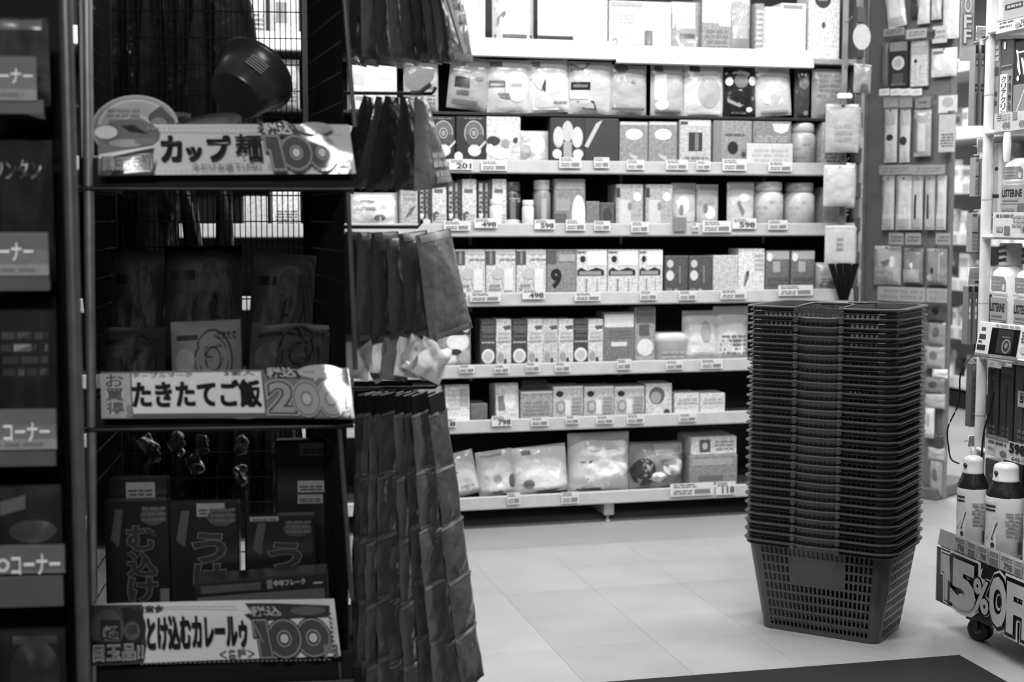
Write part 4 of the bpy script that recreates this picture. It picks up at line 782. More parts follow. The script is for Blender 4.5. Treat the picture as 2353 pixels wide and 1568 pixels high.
# small screen with its cable
q0 = cpx(2248, 800, .02); scr = thing('promo_screen', 'small tilted video screen in a white frame on the cart', 'screen', None)
cA, cB = on_x(2250, 780, 2.235), on_x(2352, 800, 2.235); wS = .16
MS = T(on_x(2300, 826, 2.265).x, on_x(2300, 826, 2.265).y, on_x(2300, 826, 2.265).z, math.radians(-58)); MS = turn(turn(MS, 'Y', 3), 'X', -12)
scr.matrix_world = MS
hS = .1
b = MB(); b.box(-wS / 2, wS / 2, 0, .016, 0, hS, mat(.86, 'gloss'), .003)
S = S_flat(wS, hS)
b.decals(S, [('r', .06, .74, .14, .84, .35), ('r', .04, .5, .16, .64, .25), ('r', .04, .4, .1, .46, .3), ('r', .03, .2, .18, .34, .2), ('r', .0, .02, 1, .1, .5), ('t', '3333', .3, .03, .5, .09, .72, .02), ('r', .8, .03, 1, .09, .95), ('l', .8, .5, .97, .84, .3, 4), ('e', .88, .32, .07, .1, .75), ('l', .3, .9, .75, .97, .6, 1)], 'gloss'); b.obj('screen_frame', scr)
b = MB(); b.box(-wS * .25, wS * .26, -.0015, 0, hS * .12, hS * .86, mat(.04, 'gloss'))
S = lambda u, v, o: (-wS * .25 + wS * .51 * u, -.0015 - o, hS * (.12 + .74 * v))
b.decals(S, [('r', .25, .05, .8, .95, .2), ('r', .4, .66, .7, .7, .5), ('e', .6, .34, .16, .28, .5), ('e', .6, .34, .11, .2, .22), ('e', .6, .36, .06, .1, .5)], 'gloss'); b.obj('display_panel', scr)
b = MB(); b.box(-.02, .02, .016, .05, hS * .1, hS * .3, mat(.5, 'metal'), .002); b.obj('bracket', scr)
def cable(pts, r, label):
    b = MB(); P = [Vector(p) for p in pts]; out = []
    for i in range(len(P) - 1):
        a, c, d, e = P[max(i - 1, 0)], P[i], P[i + 1], P[min(i + 2, len(P) - 1)]
        for k in range(6):
            t_ = k / 6; out.append(.5 * ((2 * c) + (d - a) * t_ + (2 * a - 5 * c + 4 * d - e) * t_ ** 2 + (3 * c - a - 3 * d + e) * t_ ** 3))
    out.append(P[-1]); b.tube(out, r, mat(.05, 'plastic'), 8); return tag(b.obj('power_cable'), label, 'cable')
YK = 3.64
cable([on_y(x, y, YK) for x, y in ((2240, 790), (2237, 812), (2215, 840), (2206, 868), (2205, 905), (2200, 935), (2178, 985), (2180, 1030), (2186, 1056), (2204, 1066))], .0024, 'thin black cable hanging in a loop from the small screen')
cable([on_x(x, y, 2.262) for x, y in ((2284, 900), (2276, 940), (2263, 985), (2258, 1020), (2256, 1050))], .003, 'black cable running down beside the cart post')
# packs hung on the far end of the cart
EY = 3.712
for nm, x0, x1, y0, y1 in (('top', 2243, 2278, 62, 90), ('second', 2245, 2276, 320, 352), ('third', 2226, 2262, 616, 656), ('lowest', 2225, 2254, 1001, 1027)):
    p, q = on_y(x0, y1, EY), on_y(x1, y0, EY); w, h = q.x - p.x, q.z - p.z
    t = thing('label_holder', 'clear-edged grey label holder on the cart end, %s one' % nm, 'label holder', T((p.x + q.x) / 2, EY, p.z), 'label holders on the cart end')
    b = MB(); b.box(-w / 2, w / 2, 0, .003, 0, h, mat(.62), .001); b.decals(S_flat(w, h), [('r', .4, .12, .9, .25, .2), ('l', .1, .4, .8, .8, .55, 2)]); b.obj('label', t)
    b = MB(); b.tube([(-w / 2, 0, 0), (w / 2, 0, 0), (w / 2, 0, h), (-w / 2, 0, h)], .0016, mat(.95, 'gloss'), 6, True); b.obj('rim', t)
    b = MB(); b.tube([(0, .003, h / 2), (0, .03, h / 2), (2.32 - (p.x + q.x) / 2 - .016, .0, h / 2)], .002, mat(.6, 'metal')); b.obj('holder_arm', t)
def endpacks(x0, x1, y0, y1, n, g, ds, word, mk='gloss'):
    w = (x1 - x0) / n
    for i in range(n):
        p, q = on_y(x0 + w * i + 1, y1, EY - .004 * i), on_y(x0 + w * (i + 1) - 1, y0, EY - .004 * i)
        o = carton('end_pack', T((p.x + q.x) / 2, EY - .004 * i, p.z, 0), q.x - p.x, .03, q.z - p.z, g, ds, 'gloss')
        tag(o, '%s, %s from the left on the cart end' % (word, ORD[i]), 'pack', word)
endpacks(2236, 2277, 104, 288, 3, .52, [('r', .1, .74, .9, .84, .25), ('p', [(.2, .76), (.8, .76), (.8, .8), (.3, .82)], .6), ('r', .0, .9, 1, 1, .08), ('e', .5, .5, .4, .02, .15), ('e', .4, .44, .4, .02, .2), ('r', .5, .02, .8, .4, .2), ('r', .05, .86, .95, .87, .3)], 'tall grey toothbrush pack under the top holder')
endpacks(2239, 2275, 362, 452, 3, .58, [('r', .05, .5, .95, .53, .15), ('r', .1, .9, .9, .96, .4), ('l', .1, .05, .9, .45, .5, 4)], 'grey slim pack under the second holder')
endpacks(2231, 2270, 490, 580, 2, .6, [('r', .05, .48, .95, .52, .15), ('r', .1, .92, .7, .97, .25), ('l', .1, .05, .9, .45, .52, 4)], 'grey square pack in the middle')
endpacks(2221, 2262, 658, 792, 3, .48, [('r', .0, .9, 1, 1, .12), ('e', .5, .6, .3, .06, .85), ('e', .5, .48, .3, .05, .8), ('r', .05, .76, .95, .88, .35), ('p', [(.3, .78), (.7, .78), (.5, .7)], .95)], 'dark-topped brush pack under the third holder')
endpacks(2229, 2258, 836, 982, 2, .36, [('r', .1, .88, .9, .97, .5), ('l', .1, .1, .9, .8, .3, 6)], 'dark grey long pack at the bottom')
for i, y in enumerate((94, 356, 484, 650, 826)):
    p = on_y(2256, y, EY); b = MB(); b.tube([(0, .04, 0), (0, -.02, .003), (0, -.03, .012)], .0025, mat(.8, 'metal')); b.loft([(-.012, .006, .004, 2), (.004, .008, .005, 2)], mat(.96, 'gloss'), 12); tag(b.obj('peg_hook', None, T(p.x, EY, p.z)), 'white peg hook above the end packs, %s down the cart end' % ORD[i], 'hook', 'peg hooks on the cart end')
p = on_y(2240, 1045, EY); b = MB(); b.loft([(0, .014, .01, 3), (.02, .015, .01, 3), (.022, .01, .008, 3)], mat(.95, 'gloss'), 18); tag(b.obj('white_clip', None, T(p.x, EY, p.z)), 'small white clip under the lowest label holder', 'clip')
# ---------------------------------------------------------------- street-side wire rack with three trays
RU = Vector((math.cos(math.radians(-8)), math.sin(math.radians(-8)), 0)); RW = Vector((-RU.y, RU.x, 0))
CF = Vector((math.sin(YAW), math.cos(YAW), 0))
RO = RT * ((205 - CX) / FPX * 2.45) + CF * 2.45; RO.z = 0
RM = Matrix(((RU.x, RW.x, 0, RO.x), (RU.y, RW.y, 0, RO.y), (0, 0, 1, 0), (0, 0, 0, 1)))
def rp(x, y, b=0.0):
    q = on_p(x, y, RO + RW * b, RW); return ((q - RO).dot(RU), q.z)
def rv(x, y, b=0.0): a, z = rp(x, y, b); return (a, b, z)
rk = thing('wire_rack', 'dark wire rack with three sloping trays on the street side', 'rack', RM)
pm = mat(.62, 'metal'); dk = mat(.1, 'dark')
b = MB(); b.tube([rv(199, -60), rv(203, 270), rv(209, 840), rv(212, 1400), rv(214, 1900)], .0085, pm, 12); b.obj('post', rk)
b = MB(); b.tube([rv(184, -60, .03), rv(186, 440, .03)], .0035, mat(.7, 'metal'), 8); b.obj('edge_highlight_rod', rk)  # thin bright rod added in place of an edge highlight
for p, q in (((786, -60), (815, 292)), ((799, 438), (817, 850)), ((780, 975), (808, 1375)), ((780, 1520), (806, 1950))):
    b = MB(); b.tube([rv(*p), rv(*q)], .0046, mat(.36, 'metal'), 10); b.obj('post', rk)
BD = .40
ar, zt = rp(690, 0, BD); ztop = 1.72
zt1, zt2, zt3 = rp(500, 437)[1], rp(500, 985)[1], rp(500, 1575)[1]
trays = []
for z, yb in ((zt1, 437), (zt2, 985), (zt3, 1575)):
    b = MB(); x1 = rp(808, yb)[0]
    b.box(-.01, x1, .0, BD, z + .022, z + .03, dk, .002)
    b.box(-.01, x1, -.004, .004, z, z + .055, dk, .002)
    b.box(-.012, -.006, 0, BD, z, z + .05, dk); b.box(x1 - .004, x1 + .002, 0, BD, z, z + .05, dk)
    tr = b.obj('tray', rk); trays.append(tr)
    c = MB(); c.tube([(-.012, -.008, z + .002), (x1 + .004, -.008, z + .002)], .004, mat(.15, 'metal'), 8); c.obj('front_rail', tr)
def mesh_panel(p0, p1, z0, z1, dx, dz, r, name):
    p0, p1 = Vector(p0), Vector(p1); L = (p1 - p0).length; n = int(L / dx); b = MB(); m = mat(.12, 'metal')
    for i in range(n + 1):
        q = p0 + (p1 - p0) * (i / n); b.tube([(q.x, q.y, z0), (q.x, q.y, z1)], r, m, 4)
    z = z0
    while z <= z1: b.tube([(p0.x, p0.y, z), (p1.x, p1.y, z)], r * 1.15, m, 4); z += dz
    return b.obj(name, rk)
mesh_panel((-.02, BD, 0), (ar + .002, BD, 0), .1, ztop, .0105, .052, .0011, 'back_mesh')
mesh_panel((ar + .012, BD, 0), (rp(790, 500)[0], .0, 0), .1, ztop, .0085, .052, .0016, 'side_mesh')
mesh_panel((-.02, BD, 0), (-.012, .02, 0), .1, ztop, .019, .052, .0011, 'side_mesh')
for a in (ar + .008, -.03):
    b = MB(); b.box(a - .008, a + .012, BD - .01, BD + .01, .02, ztop, mat(.1, 'metal'), .003); b.obj('back_post', rk)
for a in (.0, .44):
    b = MB(); b.box(a, a + .02, .02, .04, 0, zt3 + .02, dk, .002); b.obj('leg', rk)
b = MB(); b.box(-.01, .46, .0, BD, .12, .14, dk, .003); b.obj('base_shelf', rk)
HB = .16
hooks = {}
for nm, y, x1 in (('a', -150, 1010), ('b', 214, 992), ('c', 522, 960), ('d', 770, 985), ('e', 893, 1000)):
    z = rp(820, y, HB)[1]; a1 = rp(x1, y, HB)[0]; b = MB()
    b.tube([(rp(790, y)[0] - .03, HB, z), (a1, HB, z), (a1 + .008, HB, z + .012)], .0035, mat(.14, 'metal'), 8); b.obj('side_hook', rk)
    hooks[nm] = z

# price signs on the tray fronts
def price_sign(c4, lean, b0, label, ds, wav, name='price_sign', fold=0.0):
    BL, BR, TR, TL = [rp(x, y, b0) for x, y in c4]
    oa, oz = BL
    def S(u, v, o):
        a = (BL[0] * (1 - u) + BR[0] * u) * (1 - v) + (TL[0] * (1 - u) + TR[0] * u) * v
        z = (BL[1] * (1 - u) + BR[1] * u) * (1 - v) + (TL[1] * (1 - u) + TR[1] * u) * v
        y = lean * v + wav(u, v)
        return (a - oa, y - o, z - oz)
    b = MB(); N, K = 48, 10
    b.grid([[S(i / N, j / K, 0) for i in range(N + 1)] for j in range(K + 1)], mat(.82, 'lamin'))
    b.grid([[S(1 - i / N, j / K, -.0008) for i in range(N + 1)] for j in range(K + 1)], mat(.7, 'paper'))
    b.decals(S, ds, 'lamin', 8, .0022)
    return tag(b.obj(name, None, RM @ T(oa, b0, oz)), label, 'sign', 'price signs on the wire rack')
def kb(U, V, body, x0, y0, x1, y1, g, dx, dy):                              # heavy brush lettering
    return [('t', body, U(x0 + i), V(y1 + j), U(x1 + i), V(y0 + j), g, .012) for i, j in ((0, 0), (-dx, -dy), (dx, -dy), (-dx, dy), (dx, dy))]
def U1(x): return (x - 226) / 590
def V1(y): return (400 - y) / 118
def R1(x0, y0, x1, y1, g): return ('r', U1(x0), V1(y1), U1(x1), V1(y0), g)
def dash(v, g, n=40, u0=.05, u1=.95): return [('r', u0 + (u1 - u0) * k / n, v, u0 + (u1 - u0) * (k + .55) / n, v + .018, g) for k in range(n)]
def box_txt(U, V, body, x0, y0, x1, y1, g, bold): return ('t', body, U(x0), V(y1), U(x1), V(y0), g, bold)
wv1 = lambda u, v: .026 * max(0, u - .72) * v + .03 * max(0, .2 - u) * v + .002 * math.sin(u * 5.2 + 1.2) * (v - .3) + .0012 * noise.noise(Vector((u * 4, v * 1.5, 1.7)))
d1 = [R1(226, 282, 352, 398, .52), ('e', U1(300), V1(305), .12, .3, .44), ('e', U1(245), V1(300), .045, .13, .9), ('p', [(U1(280), V1(285)), (U1(310), V1(283)), (U1(345), V1(305)), (U1(300), V1(300))], .18), ('e', U1(292), V1(326), .07, .08, .66), ('e', U1(335), V1(322), .04, .07, .5),
      ('p', [(U1(228), V1(352)), (U1(352), V1(333)), (U1(358), V1(338)), (U1(228), V1(362))], .97), ('p', [(U1(265), V1(355)), (U1(355), V1(336)), (U1(352), V1(350)), (U1(262), V1(360))], .25),
      ('p', [(U1(230), V1(386)), (U1(348), V1(390)), (U1(360), V1(362)), (U1(352), V1(400)), (U1(228), V1(402))], .16), box_txt(U1, V1, '目玉品!!', 234, 356, 352, 391, .22, .06), box_txt(U1, V1, '目玉品!!', 237, 358, 350, 389, .88, .035), box_txt(U1, V1, '目玉品!!', 238, 359, 348, 388, .4, .0)]
d1 += kb(U1, V1, 'カ', 372, 310, 418, 368, .1, 2.4, 1.8) + kb(U1, V1, 'ッ', 430, 336, 464, 366, .1, 2.2, 1.6) + kb(U1, V1, 'プ', 480, 310, 532, 366, .1, 2.4, 1.8) + kb(U1, V1, '麺', 543, 306, 606, 369, .1, .5, .3)
d1 += [box_txt(U1, V1, '今だけお値下げ中！！', 440, 373, 618, 390, .45, .012)]
d1 += [('p', [(U1(598), V1(272)), (U1(612), V1(287)), (U1(596), V1(292)), (U1(612), V1(300)), (U1(606), V1(312)), (U1(700), V1(312)), (U1(690), V1(286)), (U1(660), V1(274)), (U1(630), V1(284))], .3), box_txt(U1, V1, '税込', 612, 280, 682, 308, .85, .03), ('e', U1(735), V1(292), .07, .12, .68),
       ('z', U1(744), V1(350), .052, .32, .33, .66, .42, .86), ('z', U1(684), V1(350), .057, .32, .33, .66, .42, .86), ('1', U1(615), V1(388), U1(655), V1(312), .33, .66, .42), box_txt(U1, V1, '円', 776, 362, 806, 392, .5, .03)] + dash(.9, .6, 38, .2, .97) + dash(.05, .62, 38, .2, .97)
price_sign(((227, 403), (818, 399), (801, 285), (221, 285)), .009, -.034, 'white price sign for cup noodles, 100 yen, on the top tray of the wire rack', d1, wv1)
def U2(x): return (x - 234) / 580
def V2(y): return (962 - y) / 106
def R2(x0, y0, x1, y1, g): return ('r', U2(x0), V2(y1), U2(x1), V2(y0), g)
wv2 = lambda u, v: -.06 * max(0, u - .66) * (1 - v) - .03 * max(0, .08 - abs(u - .55)) * (1 - v) + .0012 * noise.noise(Vector((u * 4, v * 1.5, 8.7)))
d2 = [R2(234, 856, 814, 961, .36), R2(234, 858, 302, 960, .66), R2(306, 859, 607, 950, .84), R2(612, 856, 812, 958, .46)]
for e, gg in ((.06, .82), (.025, .36)): d2.append(('w', 'お買得', U2(246), V2(953), U2(286), V2(858), gg, e))
d2 += [box_txt(U2, V2, '!', 290, 930, 306, 958, .5, .04), box_txt(U2, V2, 'テーブルマーク', 308, 858, 446, 869, .4, .02), box_txt(U2, V2, '3食入', 520, 857, 592, 867, .42, .02), *kb(U2, V2, 'たきたてご飯', 307, 876, 601, 936, .1, 1.7, 1.2),
       ('p', [(U2(612), V2(852)), (U2(620), V2(872)), (U2(700), V2(874)), (U2(690), V2(858)), (U2(650), V2(862))], .2), box_txt(U2, V2, '税込', 620, 850, 690, 873, .7, .03), ('e', U2(746), V2(861), .09, .14, .66), ('p', [(U2(728), V2(872)), (U2(745), V2(872)), (U2(732), V2(884))], .66), box_txt(U2, V2, '本体価格', 706, 858, 732, 864, .45, .01)]
for e, gg in ((.075, .66), (.045, .28), (.0, .6)):
    d2 += [('t', '2', U2(624), V2(946), U2(676), V2(884), gg, e + .02, 1)]
d2 += [('z', U2(765), V2(918), .05, .32, .6, .28, .68, .7), ('z', U2(708), V2(918), .05, .32, .6, .28, .68, .7), box_txt(U2, V2, '円', 782, 932, 806, 954, .62, .03)]
price_sign(((234, 963), (816, 960), (800, 848), (229, 858)), .009, -.034, 'price sign for freshly cooked rice, 200 yen, on the middle tray of the wire rack', d2, wv2)
def U3(x): return (x - 214) / 566
def V3(y): return (1526 - y) / 132
def R3(x0, y0, x1, y1, g): return ('r', U3(x0), V3(y1), U3(x1), V3(y0), g)
def V3s(y, x): return (1528 - 22 * (x - 212) / 570 - y) / 126
def box3(body, x0, y0, x1, y1, g, bold): xm = (x0 + x1) / 2; return ('t', body, U3(x0), V3s(y1, xm), U3(x1), V3s(y0, xm), g, bold)
def e3(x, y, rx, ry, g): return ('e', U3(x), V3s(y, x), rx / 566, ry / 126, g)
wv3 = lambda u, v: .003 * math.sin(u * 4) + .0015 * noise.noise(Vector((u * 4, v * 1.5, 5.5)))
d3 = [('p', [(U3(212), .0), (U3(330), .0), (U3(338), .3), (U3(330), .98), (U3(212), .99)], .26), e3(296, 1450, 42, 44, .16), e3(250, 1452, 38, 40, .34), ('r', U3(234), .42, U3(280), .74, .18), box3('超', 238, 1445, 276, 1476, .56, .05), e3(306, 1455, 18, 20, .34), box3('得', 294, 1442, 318, 1466, .22, .03),
      ('p', [(U3(214), .02), (U3(328), .06), (U3(336), .34), (U3(214), .42)], .14), box3('目玉品!!', 216, 1480, 334, 1519, .14, .06), box3('目玉品!!', 218, 1482, 332, 1517, .74, .035), box3('目玉品!!', 220, 1484, 330, 1515, .34, .0)]
d3 += [box3('日東食', 318, 1400, 380, 1416, .2, .04), *kb(U3, lambda y: V3s(y, 455), 'とけ込むカレールゥ', 341, 1420, 569, 1490, .1, 1.5, 2.0), box3('＜各種＞', 502, 1490, 584, 1511, .36, .02),
       ('p', [(U3(570), V3s(1392, 570)), (U3(585), V3s(1412, 585)), (U3(566), V3s(1416, 570)), (U3(584), V3s(1430, 580)), (U3(680), V3s(1420, 680)), (U3(764), V3s(1416, 764)), (U3(768), V3s(1392, 768)), (U3(640), V3s(1390, 640))], .2), box3('税込', 580, 1397, 654, 1419, .62, .03), e3(716, 1404, 42, 10, .34)]
d3 += [('z', U3(722), V3s(1463, 722), .065, .31, .27, .56, .14, .72), ('z', U3(655), V3s(1466, 655), .065, .31, .27, .56, .14, .72), ('1', U3(586), V3s(1506, 605), U3(624), V3s(1428, 605), .27, .56, .14), box3('円', 744, 1477, 776, 1506, .46, .05)] + dash(.94, .45, 30, .2, .6) + dash(.04, .5, 40, .2, .97) + [('r', .975, .1 + .08 * k, .985, .15 + .08 * k, .3) for k in range(10)]
price_sign(((211, 1530), (783, 1507), (767, 1384), (205, 1398)), .024, -.034, 'price sign for melting curry roux, 100 yen, on the lowest tray of the wire rack', d3, wv3)

# cup noodle bowls on the top tray
def bowl(M, r, h, g, gl, label, ds, rest=True):
    t = thing('noodle_bowl', label, 'bowl', M, 'noodle bowls on the top tray')
    b = MB(); b.loft([(0, r * .66, r * .66, 2), (.004, r * .7, r * .7, 2), (h * .5, r * .84, r * .84, 2), (h * .93, r * .96, r * .96, 2), (h * .94, r * 1.03, r * 1.03, 2), (h, r * 1.04, r * 1.04, 2)], mat(g, 'gloss'), 40, True)
    for k in range(5): b.box(-r * .25, r * .25, -r * .9 - .001, -r * .9, h * (.3 + .08 * k), h * (.33 + .08 * k), mat(g + .1))
    b.obj('bowl_body', t)
    c = MB(); c.loft([(h, r * 1.06, r * 1.06, 2), (h + .0015, r * 1.06, r * 1.06, 2)], mat(gl, 'gloss' if gl > .3 else 'dark'), 44)
    S = lambda u, v, o: ((u - .5) * 2 * r, (v - .5) * 2 * r, h + .0016 + o); c.decals(S, ds, 'gloss' if gl > .3 else 'dark'); c.obj('bowl_lid', t)
    if rest: settle(t, zt1 + .031)
zf1 = zt1 + .031; zf2 = zt2 + .031; zf3 = zt3 + .031
def rloc(x, y, b_): return RM @ Vector(rv(x, y, b_))
def rmat(x, y, b_, rx=0, ry=0, rz=0):
    a, z = rp(x, y, b_); M = RM @ T(a, b_, z); return turn(turn(turn(M, 'Z', rz), 'Y', ry), 'X', rx)
bowl(rmat(318, 345, .17, 52, 0, 4), .072, .07, .5, .58, 'grey-lidded noodle bowl leaning at the left of the top tray', [('z', .5, .5, .42, .42, .56, .66, .5, .56), ('p', [(.62, .2), (.95, .3), (.98, .6), (.8, .85), (.66, .7)], .3), ('e', .78, .55, .1, .1, .45), ('l', .15, .55, .55, .8, .45, 3)])
bowl(rmat(354, 372, .29, 8, 0, 0), .07, .11, .3, .34, 'dark noodle bowl standing behind the grey-lidded one', [('e', .5, .5, .3, .3, .3)])
bowl(rmat(538, 222, .25, -42, 38, 0), .076, .08, .2, .2, 'large dark noodle bowl tipped over at the right of the top tray', [('z', .5, .5, .4, .4, .2, .28, .16, .2), ('e', .4, .6, .15, .1, .34)], False)
bowl(rmat(492, 372, .11, 20, -10, 0), .062, .075, .08, .06, 'black noodle bowl in the middle of the top tray', [('e', .5, .5, .35, .3, .2)])
bowl(rmat(682, 376, .12, 14, 4, 0), .052, .07, .13, .15, 'black noodle bowl in the right corner of the top tray', [('e', .5, .5, .3, .3, .2)])
# rice packs on the middle tray
RC = [('z', .62, .52, .26, .34, .34, .1, .34, .34), ('w', 'ご飯', .5, .36, .74, .7, .08, .04), ('t', 'たきたて', .68, .76, .95, .86, .1, .03), ('r', .08, .76, .4, .82, .15), ('e', .2, .5, .14, .16, .42), ('e', .35, .08, .3, .08, .46)]
def rice(x0, x1, y0, y1, b_, g, label, roll=0, lean=14, ds=None, wr=1.2, seed=0):
    p, q = rp(x0, y1, b_), rp(x1, y0, b_); w, h = q[0] - p[0], (q[1] - zf2 - .004) / math.cos(math.radians(lean))
    M = RM @ T((p[0] + q[0]) / 2, b_, zf2 + .004); M = turn(turn(M, 'Y', roll), 'X', -lean); k = g / .36
    D = [tuple(list(d[:-1]) + [d[-1] * k]) if d[0] in 'er' else d for d in (RC if ds is None else ds)]
    D = [(d[:5] + tuple(x * k for x in d[5:])) if d[0] == 'z' else d for d in D]
    o = tag(pouch('rice_pack', M, w, h, .05, g, D, seed, False, wr, 'wrap', 'wrap'), label, 'pack', 'rice packs on the middle tray'); settle(o, zf2)
rice(250, 362, 575, 890, .26, .12, 'dark crinkled rice pack with a ring mark, left of the back row', 2, 8, seed=2)
rice(380, 552, 562, 890, .29, .12, 'dark crinkled rice pack with a ring mark, middle of the back row', 0, 8, seed=3); rice(562, 704, 585, 890, .25, .13, 'dark crinkled rice pack with a ring mark, right of the back row', 4, 8, seed=4)
rice(232, 376, 752, 918, .1, .13, 'dark rice pack leaning at the left front of the middle tray', 0, 12, seed=5); rice(398, 556, 738, 918, .08, .4, 'light grey rice pack with a black ring mark, front of the middle tray', -2, 10, seed=6, wr=.6)
rice(566, 748, 752, 918, .09, .2, 'shiny crumpled rice pack lying at the right front of the middle tray', 3, 30, seed=8, wr=2)
# curry roux cartons on the lowest tray
def roux(x0, x1, y0, b_, word, label, stick=(), g=.09, d=.035):
    p = rp(x0, 1480, b_); q = rp(x1, y0, b_); w, h = q[0] - p[0], q[1] - zf3; M = RM @ T((p[0] + q[0]) / 2, b_, zf3 + .0008)
    ds = []
    if word:
        for e, gg in ((.06, .36), (.035, .08)): ds.append(('w', word, .36, .16, .78, .84 if len(word) > 3 else .8, gg, e))
        ds += [('e', .75, .9, .2, .06, .2), ('p', [(.1, .75), (.18, .95), (.3, .95), (.22, .7)], .24), ('l', .55, .86, .95, .97, .3, 3), ('r', .84, .18, .98, .42, .34)]
    o = tag(carton('roux_carton', M, w, d, h, g, ds, 'gloss'), label, 'box', 'curry roux cartons on the lowest tray')
    for x, y, xx, yy in stick:
        p2, q2 = rp(x, yy, b_), rp(xx, y, b_); b = MB(); b.box(p2[0], q2[0], b_ - .0012, b_ - .0002, p2[1], q2[1], mat(.5)); c = (p[0] + q[0]) / 2
        b.decals(lambda u, v, o2: (p2[0] + (q2[0] - p2[0]) * u, b_ - .0012 - o2, p2[1] + (q2[1] - p2[1]) * v), [('l', .05, .1, .9, .6, .2, 2)])
        s = b.obj('price_sticker', o); s.matrix_local = T(-c, -b_, -(zf3 + .0008))
roux(246, 388, 1152, .11, 'む込けと', 'dark roux carton with outlined writing, left of the lowest tray')
roux(262, 385, 1100, .16, '', 'dark roux carton with a pale sticker standing behind the left one', ((290, 1108, 356, 1146),))
roux(394, 548, 1156, .12, 'うけみ', 'dark roux carton with outlined writing, middle of the lowest tray', ((452, 1156, 516, 1188),))
roux(568, 722, 1186, .13, 'うけみ', 'dark roux carton with outlined writing, right of the lowest tray', ((574, 1187, 640, 1199),))
roux(640, 770, 1012, .24, '', 'tall dark carton with three pale stickers at the back right of the lowest tray', ((688, 1018, 750, 1048), (684, 1104, 746, 1132), (684, 1136, 742, 1158)))
p, q = rp(458, 1392, .03), rp(760, 1318, .03)
hq = q[1] - zf3; M = turn(RM @ T((p[0] + q[0]) / 2, .016, zf3), 'Y', -3)
o = tag(carton('roux_carton', M, q[0] - p[0], .07, hq - .008, .1, [('r', .02, .3, .98, .82, .3), ('r', .05, .86, .5, .95, .24), ('t', '中辛フレーク', .6, .88, .84, .96, .6, .04), ('r', .9, .88, .97, .9, .6), ('r', .55, .86, .59, .97, .4)], 'gloss'), 'dark roux carton lying across the front of the lowest tray', 'box', 'curry roux cartons on the lowest tray'); settle(o, zf3)

# ---------------------------------------------------------------- pouches hung on the side hooks
def bag(xc, ytop, ybot, w, t, g, yaw, label, grp, roll=0, seed=0, taper=0, b_=HB, ds=(), wr=1.2, kind='film', name='hanging_pouch', flat=False):
    a, z0 = rp(xc, ybot, b_); _, z1 = rp(xc, ytop, b_); h = (z1 - z0)
    M = RM @ T(a, b_, z1) @ (Matrix.Rotation(math.radians(yaw), 4, 'Z') @ Matrix.Rotation(math.radians(roll), 4, 'Y') if flat else Matrix.Rotation(math.radians(roll), 4, 'Y') @ Matrix.Rotation(math.radians(yaw), 4, 'Z'))
    o = pouch(name, M @ Matrix.Translation((0, 0, -h)), w, h, t, g, ds, seed, False, wr, kind)
    if taper:
        for v in o.data.vertices: f = 1 - taper * max(0, v.co.z / h) ; v.co.x *= f; v.co.y *= .6 + .4 * f
    return tag(o, label, 'pouch', grp)
def place(n, what): return '%s of %s dark pouches' % (ORD[n], what)
xs = (812, 836, 862, 890, 918, 944, 968, 992, 1014, 1034)
for i, x in enumerate(xs):
    bag(x - (x - 870) * .1, -138, 146 - (8 if i in (2, 5) else 0) + (6 if i == 3 else 0), .13, .0145, (.42, .3, .46, .34, .5, .36, .3, .44, .38, .3)[i], 66, '%s of ten dark crimped pouches on the topmost side hook' % ORD[i], 'pouches on the topmost side hook', roll=-(x - 850) * .05, seed=20 + i, wr=1.5, b_=HB - .01 * (i % 3), ds=[('r', .1, .01, .9, .07, .36), ('l', .2, .3, .8, .6, .2, 3)])
b = MB(); p, q = rp(1029, -60, HB - .07), rp(1068, 125, HB - .07); b.box(-.003, .003, -.02, .02, 0, .17, mat(.95)); 
M = RM @ T(q[0], HB - .07, q[1]) @ Matrix.Rotation(math.radians(-17), 4, 'Y'); tag(b.obj('white_card', None, M), 'narrow white card edge beside the last pouch of the topmost side hook', 'card')
b = MB(); p0 = rp(965, 208, HB - .03)
pts = [(932, 200), (928, 178), (936, 156), (940, 172), (956, 162), (964, 142), (970, 156), (984, 158), (1000, 160), (996, 182), (984, 196), (976, 206), (958, 214), (946, 208)]
P = [rp(x, y, HB - .03) for x, y in pts]; b.poly([(a - p0[0], -.001, z - p0[1]) for a, z in P], mat(.96)); b.poly([(a - p0[0], .001, z - p0[1]) for a, z in P][::-1], mat(.7))
b.grid([[(a - p0[0], -.001, z - p0[1]) for a, z in P], [(a - p0[0], .001, z - p0[1]) for a, z in P]], mat(.7), False, True)
tag(b.obj('torn_card', None, RM @ T(p0[0], HB - .03, p0[1])), 'pale torn card on the second side hook', 'card')
b = MB(); p, q = rp(944, 214, HB - .034), rp(990, 194, HB - .034); b.tube([(0, 0, 0), ((q[0] - p[0]) * .45, -.002, .001), (q[0] - p[0], -.003, q[1] - p[1])], .004, mat(.06, 'gloss'), 8)
tag(b.obj('price_tip', None, RM @ T(p[0], HB - .034, p[1])), 'black hook tip sticking out of the torn card', 'hook')
for i, (x, w, yaw, tp, gg) in enumerate(((834, .12, 52, .75, .2), (868, .1, 52, .8, .26), (906, .15, 52, .72, .17), (946, .12, 52, .75, .2), (990, .13, 52, .75, .42))):
    bag(x - 4 + (x - 910) * -.25, 222, 436, w, .022, gg, yaw, '%s of five black tent-shaped pouches on the second side hook' % ORD[i], 'pouches on the second side hook', roll=-(x - 915) * .12, seed=40 + i, taper=tp, wr=1, b_=HB - .015 * i, ds=[('e', .6, .3, .12, .08, gg + .15), ('r', .5, .05, .9, .12, gg + .2), ('l', .45, .1, .9, .4, gg + .25, 3)])
